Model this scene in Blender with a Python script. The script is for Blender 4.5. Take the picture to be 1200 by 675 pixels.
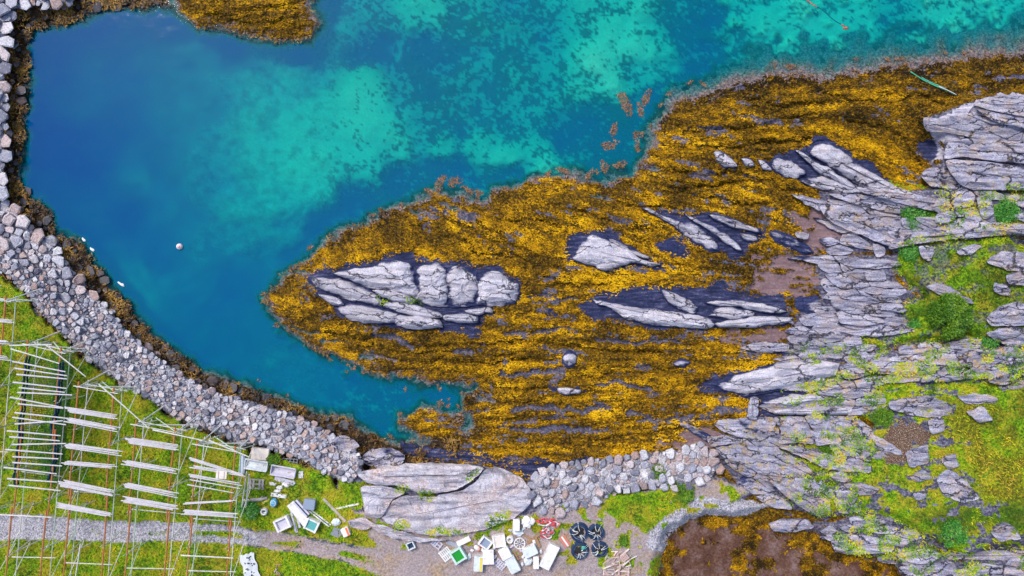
import bpy, math, random
import numpy as np
from mathutils import Vector, Matrix

for o in list(bpy.data.objects):
    bpy.data.objects.remove(o, do_unlink=True)
scene = bpy.context.scene
COL = scene.collection
R = math.radians

# ------------------------------------------------------------------ camera
ALT = 55.0            # drone height above the water, metres
PPM = 15.0            # photograph pixels per metre at water level
cam_d = bpy.data.cameras.new('camera')
cam_d.sensor_width = 36.0
cam_d.lens = 36.0 * ALT / (1200 / PPM)
cam_d.clip_end = 5000
cam_o = bpy.data.objects.new('camera', cam_d)
cam_o.location = (0, 0, ALT)
COL.objects.link(cam_o)
scene.camera = cam_o

# ------------------------------------------------------------------ world and sun
SUN_EL, SUN_AZ = 52.0, -42.0          # high, from the upper left of the picture
w = bpy.data.worlds.new('World')
scene.world = w
w.use_nodes = True
wn = w.node_tree.nodes
sky = wn.new('ShaderNodeTexSky')
sky.sky_type = 'NISHITA'
sky.sun_disc = False
sky.sun_elevation = R(SUN_EL)
sky.sun_rotation = R(SUN_AZ)
sky.dust_density = 3.0
sky.air_density = 1.0
wn['Background'].inputs['Strength'].default_value = 0.13
w.node_tree.links.new(sky.outputs[0], wn['Background'].inputs['Color'])
sun_d = bpy.data.lights.new('sun', 'SUN')
sun_d.energy = 1.5
sun_d.angle = R(12)
sun_d.color = (1.0, 0.95, 0.87)
sun_o = bpy.data.objects.new('sun', sun_d)
sd_ = Vector((math.sin(R(SUN_AZ)) * math.cos(R(SUN_EL)), math.cos(R(SUN_AZ)) * math.cos(R(SUN_EL)), math.sin(R(SUN_EL))))
sun_o.rotation_euler = (-sd_).to_track_quat('-Z', 'Y').to_euler()
sun_o.location = (-40, 40, 60)
COL.objects.link(sun_o)
vs = scene.view_settings
vs.view_transform = 'Standard'
vs.look = 'None'
vs.gamma = 1.0
vs.use_curve_mapping = False
vs.exposure = 0.55

# ------------------------------------------------------------------ pixels to places
def P(px, py, z=0.0):
    """photo pixel + height above the water -> world point"""
    k = (ALT - z) / ALT / PPM
    return Vector(((px - 600) * k, (337.5 - py) * k, z))

# ------------------------------------------------------------------ noise and polygons
def _h(ix, iy, seed):
    n = (ix.astype(np.int64) * 374761393 + iy.astype(np.int64) * 668265263 + seed * 1442695041) & 0xffffffff
    n = ((n ^ (n >> 13)) * 1274126177) & 0xffffffff
    n = (n ^ (n >> 16)) & 0xffffffff
    return n / 4294967295.0
def vn(x, y, seed=0):
    x = np.asarray(x, float); y = np.asarray(y, float)
    ix = np.floor(x); iy = np.floor(y)
    fx = x - ix; fy = y - iy
    fx = fx * fx * (3 - 2 * fx); fy = fy * fy * (3 - 2 * fy)
    a = _h(ix, iy, seed); b = _h(ix + 1, iy, seed); c = _h(ix, iy + 1, seed); d = _h(ix + 1, iy + 1, seed)
    return (a * (1 - fx) + b * fx) * (1 - fy) + (c * (1 - fx) + d * fx) * fy
def fbm(x, y, seed=0, o=4, g=0.5):
    s = 0; a = 1.0; t = 0
    for k in range(o):
        s = s + a * vn(np.asarray(x) * 2 ** k + 17.3 * k, np.asarray(y) * 2 ** k + 9.1 * k, seed + k)
        t += a; a *= g
    return s / t
def sstep(a, b, x):
    t = np.clip((np.asarray(x) - a) / (b - a), 0, 1)
    return t * t * (3 - 2 * t)
def sdist(poly, x, y, far=45.0):
    """signed distance to a polygon (positive inside), only near it"""
    q = np.asarray(poly, float)
    out = np.full(x.shape, -far)
    m = (x > q[:, 0].min() - far) & (x < q[:, 0].max() + far) & (y > q[:, 1].min() - far) & (y < q[:, 1].max() + far)
    if not m.any():
        return out
    X = x[m]; Y = y[m]
    d2 = np.full(X.shape, 1e12); ins = np.zeros(X.shape, bool)
    for i in range(len(q)):
        ax, ay = q[i - 1]; bx, by = q[i]
        ex, ey = bx - ax, by - ay
        L = ex * ex + ey * ey + 1e-9
        t = np.clip(((X - ax) * ex + (Y - ay) * ey) / L, 0, 1)
        d2 = np.minimum(d2, (X - ax - t * ex) ** 2 + (Y - ay - t * ey) ** 2)
        if ey != 0:
            c = ((ay > Y) != (by > Y)) & (X < ex * (Y - ay) / ey + ax)
            ins ^= c
    d = np.sqrt(d2)
    out[m] = np.clip(np.where(ins, d, -d), -far, far)
    return out
def inpoly(poly, x, y):
    return sdist(poly, np.atleast_1d(np.asarray(x, float)), np.atleast_1d(np.asarray(y, float)))

# ------------------------------------------------------------------ traced outlines (photograph pixels)
PEN = [(560, 505), (552, 488), (545, 470), (560, 455), (555, 446), (520, 445), (480, 443), (440, 437), (410, 425), (385, 410),
       (350, 395), (333, 380), (322, 366), (312, 350), (326, 336), (334, 325), (345, 315), (365, 300), (385, 285), (402, 275), (430, 262),
       (460, 247), (490, 236), (516, 230), (540, 234), (570, 240), (590, 226), (620, 216), (660, 210), (700, 217), (735, 212),
       (752, 200), (765, 180), (772, 152), (785, 130), (810, 117), (850, 108), (880, 96), (920, 90), (960, 95), (1000, 88), (1040, 80),
       (1080, 80), (1120, 72), (1160, 68), (1200, 64), (1400, 60), (1800, 40), (1800, 1200), (-600, 1200), (-600, -900), (-100, -900), (-60, -40), (60, -20), (150, -10), (200, 2),
       (175, 6), (150, 3), (135, 5), (115, 11), (100, 18), (80, 23), (60, 28), (33, 31), (31, 60), (28, 100), (26, 140), (23, 180), (21, 205),
       (23, 222), (40, 236), (54, 252), (62, 272), (75, 284), (95, 288), (102, 300), (115, 317), (125, 331), (136, 347), (150, 360),
       (161, 377), (176, 392), (196, 407), (211, 422), (231, 434), (250, 442), (266, 447), (285, 453), (303, 461), (330, 473), (360, 481),
       (392, 490), (420, 507), (440, 516), (470, 523), (500, 525), (515, 518), (490, 507), (470, 494), (492, 482), (520, 484), (540, 490), (536, 505), (548, 512)]
SKERRY = [(205, -40), (212, 8), (220, 20), (233, 31), (258, 29), (283, 37), (300, 42), (340, 48), (364, 40), (372, 26), (360, 7), (375, -40)]
CLUMPS = [(733, 122, 15), (757, 115, 10), (750, 128, 9), (719, 152, 9), (715, 170, 11), (747, 158, 8), (747, 171, 7), (708, 196, 9), (727, 193, 8), (660, 200, 9),
          (516, 214, 11), (533, 212, 10), (548, 222, 8), (503, 225, 8), (560, 228, 7), (690, 205, 8), (641, 205, 7)]
HALO_A = [(355, 322), (400, 308), (440, 299), (470, 295), (490, 300), (505, 298), (530, 300), (560, 305), (585, 310), (590, 318), (600, 322),
          (613, 328), (613, 350), (600, 363), (580, 364), (575, 373), (560, 382), (570, 392), (560, 398), (520, 391), (480, 389), (440, 383), (400, 372), (375, 350)]
HALO_B = [(663, 275), (673, 270), (697, 266), (717, 272), (733, 284), (760, 299), (773, 307), (797, 311), (790, 318), (750, 319), (710, 318), (683, 309), (663, 304), (660, 288)]
HALO_B2 = [(763, 285), (780, 274), (800, 279), (814, 293), (811, 301), (780, 300), (767, 293)]
HALO_C = [(752, 243), (765, 244), (800, 247), (830, 247), (850, 250), (870, 258), (900, 268), (905, 280), (884, 286), (880, 302), (862, 302), (838, 299), (815, 291), (785, 270)]
HALO_D = [(677, 358), (697, 343), (733, 337), (773, 335), (827, 330), (867, 333), (893, 342), (920, 348), (932, 378), (905, 385), (840, 386), (800, 390),
          (760, 386), (710, 379), (690, 378), (679, 369)]
HALO_E = [(808, 452), (819, 444), (838, 438), (870, 432), (905, 427), (980, 428), (985, 470), (990, 490), (880, 492), (890, 468), (846, 465), (819, 461)]
HALO_I = [(893, 196), (910, 178), (930, 172), (955, 160), (980, 163), (1010, 180), (1040, 205), (1060, 218), (1000, 228), (940, 216)]
HALO_H = [(1077, 140), (1100, 137), (1130, 122), (1153, 110), (1250, 106), (1250, 170), (1110, 170), (1085, 156)]
HALO_S = [(560, 545), (600, 542), (640, 535), (690, 533), (720, 540), (690, 548), (650, 552), (625, 560), (600, 556)]
DARKS = [HALO_A, HALO_B, HALO_B2, HALO_C, HALO_D, HALO_E, HALO_I, HALO_H, HALO_S,
         [(640, 446), (652, 453), (687, 454), (684, 462), (655, 465), (640, 462)], [(787, 424), (800, 422), (812, 425), (805, 430), (790, 429)],
         [(638, 366), (645, 358), (655, 369), (650, 375), (640, 374)], [(506, 289), (520, 289), (530, 296), (515, 298)],
         [(690, 258), (702, 262), (704, 266), (693, 262)], [(717, 265), (728, 268), (726, 272), (718, 270)], [(836, 178), (845, 175), (862, 190), (866, 197), (845, 197)],
         [(869, 186), (878, 186), (884, 193), (875, 195)], [(888, 185), (899, 189), (905, 200), (894, 197)], [(600, 322), (612, 330), (608, 350), (600, 352)],
         [(870, 402), (925, 400), (930, 415), (880, 415)], [(928, 348), (962, 345), (966, 368), (935, 368)],
         [(1070, 160), (1105, 158), (1105, 190), (1085, 196), (1072, 180)], [(900, 470), (1000, 466), (1000, 492), (890, 492)],
         [(470, 340 + 170), (520, 524), (560, 530), (620, 545), (600, 552), (540, 545), (490, 540), (470, 530)]]
MUDS = [[(890, 300), (945, 292), (958, 300), (955, 340), (930, 352), (890, 345), (880, 320)], [(845, 392), (880, 385), (935, 384), (930, 400), (880, 402), (850, 402)],
        [(925, 246), (965, 240), (1000, 285), (960, 300), (935, 280)],
        [(800, 505), (835, 500), (850, 515), (830, 525), (800, 520), (770, 525), (760, 520)]]
POOL = [(773, 655), (778, 635), (790, 622), (812, 608), (838, 602), (870, 606), (905, 608), (950, 622), (975, 640), (1000, 652), (1045, 658), (1060, 690), (1060, 760), (770, 760)]
GRASS_L = [(-300, 300), (0, 322), (15, 331), (30, 346), (45, 366), (65, 386), (82, 402), (102, 422), (126, 441), (151, 456), (176, 471), (200, 489), (226, 501),
           (260, 513), (283, 527), (300, 530), (355, 545), (385, 555), (400, 575), (415, 600), (430, 622), (440, 640), (480, 662), (500, 760), (-300, 760)]
GRASS_R1 = [(1050, 296), (1060, 288), (1093, 281), (1140, 281), (1183, 278), (1200, 285), (1350, 285), (1350, 408), (1200, 405), (1180, 402), (1133, 398), (1067, 403), (1016, 410),
            (1012, 399), (1040, 396), (1066, 392), (1072, 382), (1060, 368), (1053, 356), (1080, 349), (1075, 341), (1055, 328), (1048, 308)]
GRASS_R2 = [(1020, 470), (1030, 455), (1047, 448), (1200, 448), (1350, 450), (1350, 640), (1200, 640), (1133, 655), (1083, 635), (1060, 613), (1040, 603), (1010, 600), (967, 606),
            (940, 593), (918, 563), (940, 558), (990, 553), (1023, 551), (1020, 517), (1025, 490)]
GRASS_SM = [[(1050, 247), (1075, 245), (1097, 250), (1092, 263), (1060, 262)], [(1163, 243), (1180, 240), (1200, 248), (1230, 250), (1230, 260), (1170, 258)],
            [(700, 592), (720, 580), (745, 578), (775, 575), (790, 565), (812, 568), (815, 582), (800, 592), (770, 612), (755, 625), (735, 612), (715, 605)],
            [(763, 550), (775, 545), (780, 556), (770, 562)], [(570, 603), (600, 602), (598, 612), (585, 618), (572, 615)], [(500, 621), (520, 619), (545, 621), (530, 626), (505, 626)],
            [(493, 575), (510, 576), (508, 583), (495, 585)], [(460, 610), (478, 613), (478, 620), (462, 618)], [(400, 560), (440, 565), (455, 585), (420, 600), (405, 590)],
            [(725, 628), (735, 628), (735, 640), (726, 640)], [(765, 655), (772, 652), (775, 675), (765, 680)], [(1085, 222), (1060, 222), (1035, 214), (1045, 211)]]
OLIVE = [(1120, 470), (1165, 470), (1180, 460), (1350, 455), (1350, 610), (1200, 600), (1155, 585), (1140, 560), (1135, 520), (1110, 505)]
DARKG = [(1075, 605), (1110, 598), (1160, 588), (1240, 590), (1240, 625), (1160, 618), (1100, 630)]
SOIL = [(1040, 500), (1057, 490), (1087, 497), (1090, 513), (1065, 527), (1060, 547), (1040, 547), (1036, 523)]
TRACK = [(-300, 598), (0, 601), (60, 605), (150, 612), (220, 611), (270, 615), (320, 622), (370, 630), (420, 638), (450, 644), (500, 640), (560, 642), (640, 655), (700, 668),
         (760, 690), (760, 760), (480, 760), (450, 676), (420, 664), (370, 652), (310, 643), (265, 637), (200, 634), (150, 637), (60, 632), (0, 633), (-300, 633)]
DIRT = [(400, 600), (440, 605), (520, 628), (570, 620), (620, 600), (640, 590), (690, 588), (760, 575), (830, 560), (880, 575), (860, 590), (810, 600), (775, 625), (770, 690), (600, 690), (470, 660), (420, 640)]
SANDY = [(720, 625), (750, 620), (775, 640), (775, 680), (740, 680), (730, 650)]
GRAVEL = [(753, 640), (770, 612), (800, 590), (835, 582), (880, 584), (905, 592), (870, 604), (835, 601), (805, 610), (785, 628), (774, 648)]
RIP = [(-120, 215), (0, 238), (15, 245), (30, 258), (45, 276), (60, 284), (75, 303), (90, 324), (105, 344), (125, 360), (141, 380), (161, 400), (181, 416), (201, 431), (222, 446),
       (242, 456), (270, 466), (300, 473), (330, 483), (360, 493), (388, 508), (400, 530), (422, 530), (424, 552), (410, 566), (392, 560), (360, 542), (330, 530), (300, 520), (283, 523),
       (260, 510), (226, 498), (200, 486), (176, 468), (151, 453), (126, 438), (102, 419), (82, 399), (65, 383), (45, 363), (30, 343), (15, 328), (0, 319), (-120, 295)]
RIP_N = [(-60, -60), (86, -60), (84, 3), (60, 6), (30, 7), (9, 14), (7, 60), (6, 120), (4, 180), (4, 236), (-60, 225)]
BANK = [(625, 562), (640, 550), (680, 542), (730, 537), (755, 533), (790, 531), (820, 521), (834, 530), (846, 546), (830, 560), (800, 573), (760, 568), (720, 578), (690, 590), (660, 600), (635, 600), (624, 588)]
ROCKZ = [
    ('n', 15, (42, 12), [(960, 225), (1010, 222), (1080, 222), (1120, 215), (1200, 225), (1260, 225), (1260, 283), (1190, 277), (1090, 284), (1050, 293), (1000, 298), (968, 282), (957, 250)]),
    ('shore', 3, (32, 8.5), [(957, 300), (1050, 297), (1048, 328), (1073, 344), (1055, 360), (1068, 385), (1065, 393), (1010, 400), (1015, 412), (985, 425), (932, 425), (922, 402), (936, 385), (932, 368), (962, 350), (955, 330)]),
    ('ridge', -3, (38, 12), [(1012, 413), (1070, 406), (1135, 400), (1190, 409), (1260, 416), (1260, 450), (1190, 448), (1110, 452), (1030, 460), (1020, 488), (960, 488), (895, 488), (898, 470), (930, 454), (975, 444), (985, 426)]),
    ('south', 28, (40, 13), [(832, 512), (1018, 500), (1022, 548), (990, 556), (1005, 597), (970, 604), (935, 598), (902, 590), (872, 573), (852, 553), (837, 535)]),
    ('ne', 10, (44, 15), [(1082, 139), (1140, 119), (1260, 112), (1260, 225), (1130, 220), (1087, 208), (1107, 185), (1107, 167)]),
    ('rim', 5, (34, 10.5), [(965, 615), (1008, 602), (1050, 612), (1085, 640), (1130, 660), (1260, 640), (1260, 720), (1062, 700), (1047, 655), (988, 645)]),
]

TIPS = []
def tip(*a, **k): TIPS.append((a, k))
tip('little triple rock with dark rims in the upper kelp left of the fan', [[(838, 180), (846, 178), (858, 188), (862, 195), (847, 195)], [(870, 187), (878, 187), (883, 193), (875, 194)]], 'diag', 30, .35, 13)
tip('thin rock sliver touching the left corner of the slab fan', [[(889, 187), (898, 190), (904, 199), (895, 196)]], 'diag', 30, .35, 14)
tip('thin pale sliver in a dark pool in the lower kelp', [[(655, 456), (680, 457), (677, 461), (658, 461)]], 'tip', 0, .3, 15)
tip('tiny oval rock in the kelp left of the dark-nosed rock tongue', [[(790, 424), (800, 422), (808, 425), (802, 429), (792, 428)]], 'tip', 0, .3, 16)
tip('largest pale cracked outcrop at the western tip of the kelp-covered point', [
    [(393, 320), (410, 314), (433, 312), (457, 306), (478, 309), (487, 321), (490, 334), (487, 350), (470, 346), (453, 339), (433, 337), (413, 329)],
    [(489, 316), (502, 310), (513, 308), (521, 318), (524, 340), (522, 358), (505, 356), (489, 350), (491, 335)],
    [(522, 319), (533, 313), (553, 316), (559, 325), (560, 342), (556, 357), (524, 358), (526, 340)],
    [(560, 325), (577, 319), (588, 322), (598, 331), (606, 333), (607, 344), (600, 356), (559, 357), (562, 342)],
    [(366, 327), (380, 324), (410, 331), (433, 340), (447, 351), (447, 360), (427, 356), (410, 351), (385, 342), (370, 335)],
    [(395, 360), (413, 356), (450, 362), (467, 367), (465, 377), (443, 379), (413, 375), (400, 367)],
    [(467, 369), (490, 371), (513, 375), (517, 383), (497, 385), (470, 383), (463, 379)],
    [(450, 356), (465, 353), (482, 357), (513, 365), (518, 372), (500, 372), (467, 366), (452, 361)],
    [(437, 341), (455, 341), (470, 343), (487, 351), (480, 355), (450, 349)],
    [(522, 370), (540, 368), (557, 370), (560, 377), (547, 379), (523, 375)],
    [(546, 363), (560, 361), (573, 361), (576, 366), (553, 368)],
    [(374, 345), (395, 350), (402, 356), (390, 357)]], 'tip', 8, .62, 1)
tip('teardrop-shaped pale outcrop in the middle of the kelp', [
    [(678, 292), (683, 282), (697, 274), (713, 279), (733, 291), (747, 302), (772, 310), (760, 312), (740, 307), (722, 312), (708, 310), (690, 311), (672, 303)],
    [(712, 277), (733, 286), (760, 301), (756, 304), (733, 294), (716, 284)], [(698, 311), (716, 309), (718, 314), (702, 316)]], 'tip', 20, .5, 2, (0, .004))
tip('low dark rounded rock beside the teardrop-shaped outcrop', [[(768, 287), (781, 277), (799, 281), (809, 291), (806, 297), (782, 297)]], 'tip', 20, .14, 3)
tip('long narrow pale slab slanting down through the kelp, foremost of the slanting ones', [
    [(753, 245), (763, 245), (780, 254), (807, 260), (827, 272), (838, 283), (841, 294), (830, 294), (813, 283), (793, 267), (767, 253)]], 'diag', 28, .5, 4)
tip('thin orange-grey slab slanting close behind the long narrow one', [
    [(800, 250), (827, 261), (847, 271), (860, 280), (870, 293), (866, 296), (850, 285), (833, 273), (813, 261)]], 'diag', 28, .45, 5)
tip('slanting slab group nearest the mud flat, top right of the slanting slabs', [
    [(830, 252), (847, 252), (867, 261), (890, 268), (891, 273), (867, 268), (843, 260)], [(868, 273), (883, 276), (888, 282), (873, 281)],
    [(902, 272), (917, 273), (937, 282), (953, 295), (940, 297), (920, 288), (904, 280)]], 'diag', 25, .4, 6)
tip('long dark-topped outcrop with pale southern flank in the kelp centre', [
    [(692, 350), (710, 352), (733, 357), (760, 361), (787, 364), (813, 368), (830, 373), (836, 380), (827, 385), (800, 383), (767, 380), (740, 375), (727, 368), (713, 360), (700, 357)],
    [(775, 338), (787, 341), (807, 351), (816, 361), (810, 367), (793, 359), (780, 350)],
    [(831, 371), (841, 362), (860, 361), (882, 365), (881, 371), (855, 373)], [(838, 379), (863, 374), (900, 371), (926, 371), (926, 378), (900, 381), (866, 383), (845, 384)],
    [(828, 355), (853, 351), (880, 354), (905, 358), (921, 364), (900, 368), (870, 360), (840, 360)]], 'tip', 6, .46, 7, (0, .006))
tip('big pale tongue of rock with a dark nose pointing west into the kelp', [
    [(834, 452), (842, 445), (852, 440), (880, 433), (905, 428), (930, 424), (960, 423), (982, 427), (978, 440), (950, 446), (930, 452), (900, 459), (875, 464), (856, 462), (840, 457)],
    [(893, 468), (930, 463), (965, 462), (962, 470), (925, 474), (896, 474)], [(905, 480), (940, 477), (1000, 478), (998, 486), (950, 486), (908, 486)]], 'tip', -8, .6, 8, (.005, 0))
tip('fan of pale slabs spreading out north of the mud flat', [
    [(947, 173), (960, 165), (977, 168), (992, 180), (1010, 196), (1047, 216), (1075, 228), (1045, 228), (1018, 222), (996, 210), (973, 196), (953, 184)],
    [(902, 196), (910, 183), (920, 186), (933, 193), (944, 203), (935, 207), (920, 206)],
    [(932, 176), (941, 178), (953, 188), (975, 200), (998, 214), (1004, 221), (982, 214), (955, 199)],
    [(937, 210), (967, 207), (997, 218), (1012, 225), (995, 228), (965, 222), (942, 216)]], 'diag', 26, .6, 9, (.004, 0))

# ------------------------------------------------------------------ terrain height and cover on a grid in pixel space
ST = 2.0
fu = np.arange(-140, 1341, ST); fv = np.arange(-120, 801, ST)
def stretch(a):
    lo = [a[0] - 30 * (1.6 ** k) for k in range(13, 0, -1)]
    hi = [a[-1] + 30 * (1.6 ** k) for k in range(1, 14)]
    return np.concatenate([lo, a, hi])
GU = stretch(fu); GV = stretch(fv)
X, Y = np.meshgrid(GU, GV)
WX = X + 12 * (fbm(X / 20, Y / 20, 1, 3) - .5) + 5 * (fbm(X / 6, Y / 6, 2, 2) - .5)
WY = Y + 12 * (fbm(X / 20, Y / 20, 3, 3) - .5) + 5 * (fbm(X / 6, Y / 6, 4, 2) - .5)
def strike(y):
    return np.interp(y, [120, 200, 260, 340, 420, 480, 560, 640], [-4, 20, 26, 7, -1, -6, 18, 8]) * math.pi / 180
SA = strike(Y)
SS = (X - 800) * np.cos(SA) + (Y - 340) * np.sin(SA)
TT = -(X - 800) * np.sin(SA) * .6 + (Y - 340) * np.cos(SA)

# how much of the sea floor is bare sand rather than weed: sampled points (x, y, share)
SANDPT = np.array([(480,10,.9),(510,20,.85),(440,15,.6),(540,25,.4),(560,25,.5),(600,20,.35),(580,60,.45),(620,50,.4),(650,10,.6),(690,15,.7),(720,30,.85),(740,55,1),(700,70,.95),(760,60,.9),(720,90,.85),
 (680,105,.75),(740,95,.6),(780,55,.7),(800,40,.2),(830,30,.15),(820,60,.1),(870,20,.8),(900,25,.9),(950,15,1),(1000,12,.95),(1100,12,.9),(1200,12,.9),(1060,20,.5),(870,45,.6),(1000,-60,.9),(1250,-20,.9),(700,-60,.7),(500,-60,.8),
 (430,90,1),(410,110,1),(440,130,.95),(420,150,.95),(400,180,.9),(450,160,.75),(430,190,.9),(470,175,.85),(520,175,.8),(560,175,.8),(600,180,.9),(640,185,.95),(500,160,.45),(540,150,.4),(600,150,.5),(620,130,.55),(560,110,.4),
 (510,110,.3),(480,100,.35),(520,70,.2),(560,70,.4),(480,75,.35),(640,110,.5),(660,140,.25),(450,60,.1),(500,60,.15),(540,205,0),(600,207,.1),(660,165,.1),(700,140,.05),(720,170,.05),(300,100,.7),(340,90,.8),(300,150,.8),(350,150,.95),
 (300,200,.8),(350,200,.95),(380,220,.9),(330,240,.85),(280,240,.65),(250,200,.5),(230,150,.45),(240,100,.45),(220,70,.3),(300,60,.3),(280,280,.5),(240,290,.4),(300,300,.3),(335,265,.5),(180,70,.25),(150,90,.2),(100,80,.25),(80,120,.2),
 (60,60,.1),(130,150,.05),(100,200,.02),(60,150,.05),(60,220,.12),(180,200,.12),(200,250,.3),(150,250,.05),(190,300,.18),(240,340,.3),(280,340,.1),(250,380,.15),(320,430,.25),(370,450,.3),(400,470,.2),(300,400,.15),(450,480,.2),(500,470,.2),
 (420,240,0),(380,275,0),(350,305,.05),(470,215,0),(510,200,.05),(410,40,.5),(380,15,.2),(350,62,.05),(420,62,0),(100,20,.05),(200,30,.05),(280,55,.05),(760,120,.05),(820,90,.05),(163,327,.55),(176,210,.5)])
wsum = np.zeros(X.shape); vsum = np.zeros(X.shape)
for ax_, ay_, v_ in SANDPT:
    q_ = 1 / ((WX - ax_) ** 2 + (WY - ay_) ** 2 + 60) ** 2
    wsum += q_; vsum += q_ * v_
SANDF = vsum / wsum
rag = sstep(280, 420, X) * 7
landx = WX + rag * (fbm(X / 10, Y / 10, 68, 3) - .5) * 2; landy = WY + rag * (fbm(X / 10, Y / 10, 69, 3) - .5) * 2
land = np.maximum(sdist(PEN, landx, landy, 110), sdist(SKERRY, landx, landy, 110))
deepmap = np.interp(X, [0, 60, 260, 430, 640, 800, 1200], [4.4, 4.3, 3.4, 2.5, 2.2, 1.7, 1.2])
deepmap = deepmap + .55 * (fbm(X / 90, Y / 90, 8, 3) - .5)
out = np.clip(-land, 0, 110)
fringe = np.interp(X, [0, 300, 600, 780, 880], [4, 6, 8, 13, 36]) * (.15 + 1.7 * fbm(X / 16, Y / 14, 67, 3))
deepmap = (deepmap + 1.6 * (fbm(X / 38, Y / 32, 9, 4) - .5)) * (1 - .6 * SANDF)
zsea = -(0.02 + (.3 + .55 * sstep(14, 34, fringe)) * sstep(0, 1, out / fringe) + (deepmap - .3) * sstep(.8, 1, .8 + .2 * np.clip((out - fringe) / 9, 0, 1)))
ridge = np.abs(fbm(SS / 60, TT / 9, 21, 3) - .5) * 2
lump = fbm(X / 7, Y / 7, 22, 3)
zk = .04 + .42 * sstep(0, 40, land) + .40 * (1 - ridge) * sstep(2, 20, land) - .18 * sstep(2, 12, land) + .26 * (lump - .5)
Z = np.where(land > 0, np.maximum(zk, .01), zsea)
fn = fbm(X / 9, Y / 8, 66, 4)
def lay(w, h):
    global Z
    Z = Z * (1 - w) + h * w
sd_dark = np.full(X.shape, -45.0)
for q in DARKS:
    sd_dark = np.maximum(sd_dark, sdist(q, X + 1.3 * (WX - X), Y + 1.3 * (WY - Y), 30) - 2.0)
WDARK = sstep(-1.2, 1.2, sd_dark)
lay(sstep(-3, 4, sd_dark), .5 + .12 * (lump - .5) + .15 * (fbm(SS / 40, TT / 7, 31, 3) - .5))
sd_pale = np.full(X.shape, -45.0)
for a_, k_ in TIPS:
    if 'low dark rounded' in a_[0]: continue
    for q in a_[1]: sd_pale = np.maximum(sd_pale, sdist(q, WX, WY, 20))
Z = Z + .14 * sstep(-3, 4, sd_pale) * WDARK
sd_mud = np.full(X.shape, -45.0)
for q in MUDS:
    sd_mud = np.maximum(sd_mud, sdist(q, X + 2.2 * (WX - X), Y + 2.2 * (WY - Y), 30))
WMUD = sstep(-4, 4, sd_mud) * (1 - .8 * sstep(.60, .66, fbm(SS / 22, TT / 6, 39, 4)))
lay(WMUD, .42 + .08 * (lump - .5))
sd_rock = np.full(X.shape, -45.0)
for nm, an, sp, q in ROCKZ:
    sd_rock = np.maximum(sd_rock, sdist(q, X, Y, 45))
WROCK = sstep(-3, 3, sd_rock)
hrock = np.interp(X + .15 * (Y - 340), [820, 950, 1010, 1100, 1250], [.7, .8, 1.3, 2.2, 2.7])
lay(sstep(-14, 8, sd_rock), hrock - .15 + .3 * (fbm(SS / 40, TT / 8, 33, 3) - .5))
sgr = np.maximum(sdist(GRASS_R1, WX, WY, 40), sdist(GRASS_R2, WX, WY, 40))
lay(sstep(-8, 10, sgr), hrock + .12 + .35 * (fbm(X / 40, Y / 40, 35, 3) - .5))
WG = sstep(-3, 4, sgr)
WG = WG * (1 - .95 * sstep(.525, .575, .7 * fbm(X / 19, Y / 10, 36, 4) + .3 * fbm(X / 5, Y / 4, 37, 2)) * np.where(Y > 420, 1, .55) * sstep(.9, .2, sstep(-10, 14, sdist(OLIVE, X, Y, 30))))
# the shore in the south-west: stone slope, turf and track
sgl = sdist(GRASS_L, WX, WY, 60)
srip = np.maximum(sdist(RIP, X, Y, 60), sdist(RIP_N, X, Y, 60))
dirt = np.maximum(sdist(DIRT, WX, WY, 40), sdist(TRACK, WX, WY, 40))
bank = sdist(BANK, X, Y, 40)
grv = sdist(GRAVEL, WX, WY, 40)
upper = np.maximum(np.maximum(sgl, dirt), np.maximum(grv - 4, sdist([(400, 560), (470, 545), (560, 545), (620, 570), (640, 600), (700, 600), (700, 760), (300, 760)], X, Y, 60)))
hb = np.interp(X, [0, 400, 640, 800, 900], [2.2, 2.1, 1.9, 1.5, 1.4])
lay(sstep(-3, 3, np.maximum(srip, bank)), .35 + (hb - .35) * sstep(0, 1, np.clip(1 + upper / 62, 0, 1)))
lay(sstep(-6, 4, upper), hb + .16 * (fbm(X / 25, Y / 25, 41, 3) - .5))
spool = sdist(POOL, WX, WY, 40)
lay(sstep(-9, 8, spool), .32 + .25 * (fbm(X / 18, Y / 14, 43, 3) - .5))
strk = sdist(TRACK, X + .4 * (WX - X), Y + .4 * (WY - Y), 40)
Z = Z - .08 * sstep(-2, 5, strk)
WG = np.maximum(WG, sstep(-3, 3, sgl))
for q in GRASS_SM:
    WG = np.maximum(WG, sstep(-4, 3, sdist(q, WX, WY, 20)))
patch = fbm(X / 11, Y / 11, 51, 4)
# grass colonising the rocks of the south-east and the dirt along the track
WG = np.maximum(WG, sstep(.55, .66, patch) * sstep(-2, 4, np.maximum(dirt, sdist(ROCKZ[3][3], X, Y, 40) - 14)) * .9)
centre = 1 - np.abs(np.interp(X, [-300, 0, 150, 270, 370, 450], [616, 617, 624, 626, 641, 660]) - Y) / 6
TG = sstep(0, .8, centre) * sstep(.35, .6, fbm(X / 30, Y / 8, 52, 3)) * sstep(60, 300, X) * (X < 440)
wtrack = sstep(-3, 3, strk)
WG = WG * (1 - wtrack) + np.maximum(TG * .9, 0) * wtrack
WG = WG * (1 - sstep(-2, 2, sdist(SOIL, WX, WY, 20)))
WG = WG * (1 - sstep(-1, 3, spool)) * (1 - sstep(-2, 2, srip) * .8)
WDIRT = np.maximum(sstep(-4, 4, dirt), sstep(-2, 2, sdist(SOIL, WX, WY, 20)) * .0)
WSOIL = sstep(.35, .65, .5 + sdist(SOIL, X + 2 * (WX - X), Y + 2 * (WY - Y), 20) / 16 + .9 * (fbm(X / 6, Y / 6, 44, 3) - .5))
WGRAV = np.maximum(sstep(-3, 3, grv), np.maximum(sstep(-2, 2, srip), sstep(-2, 2, bank)))
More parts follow.
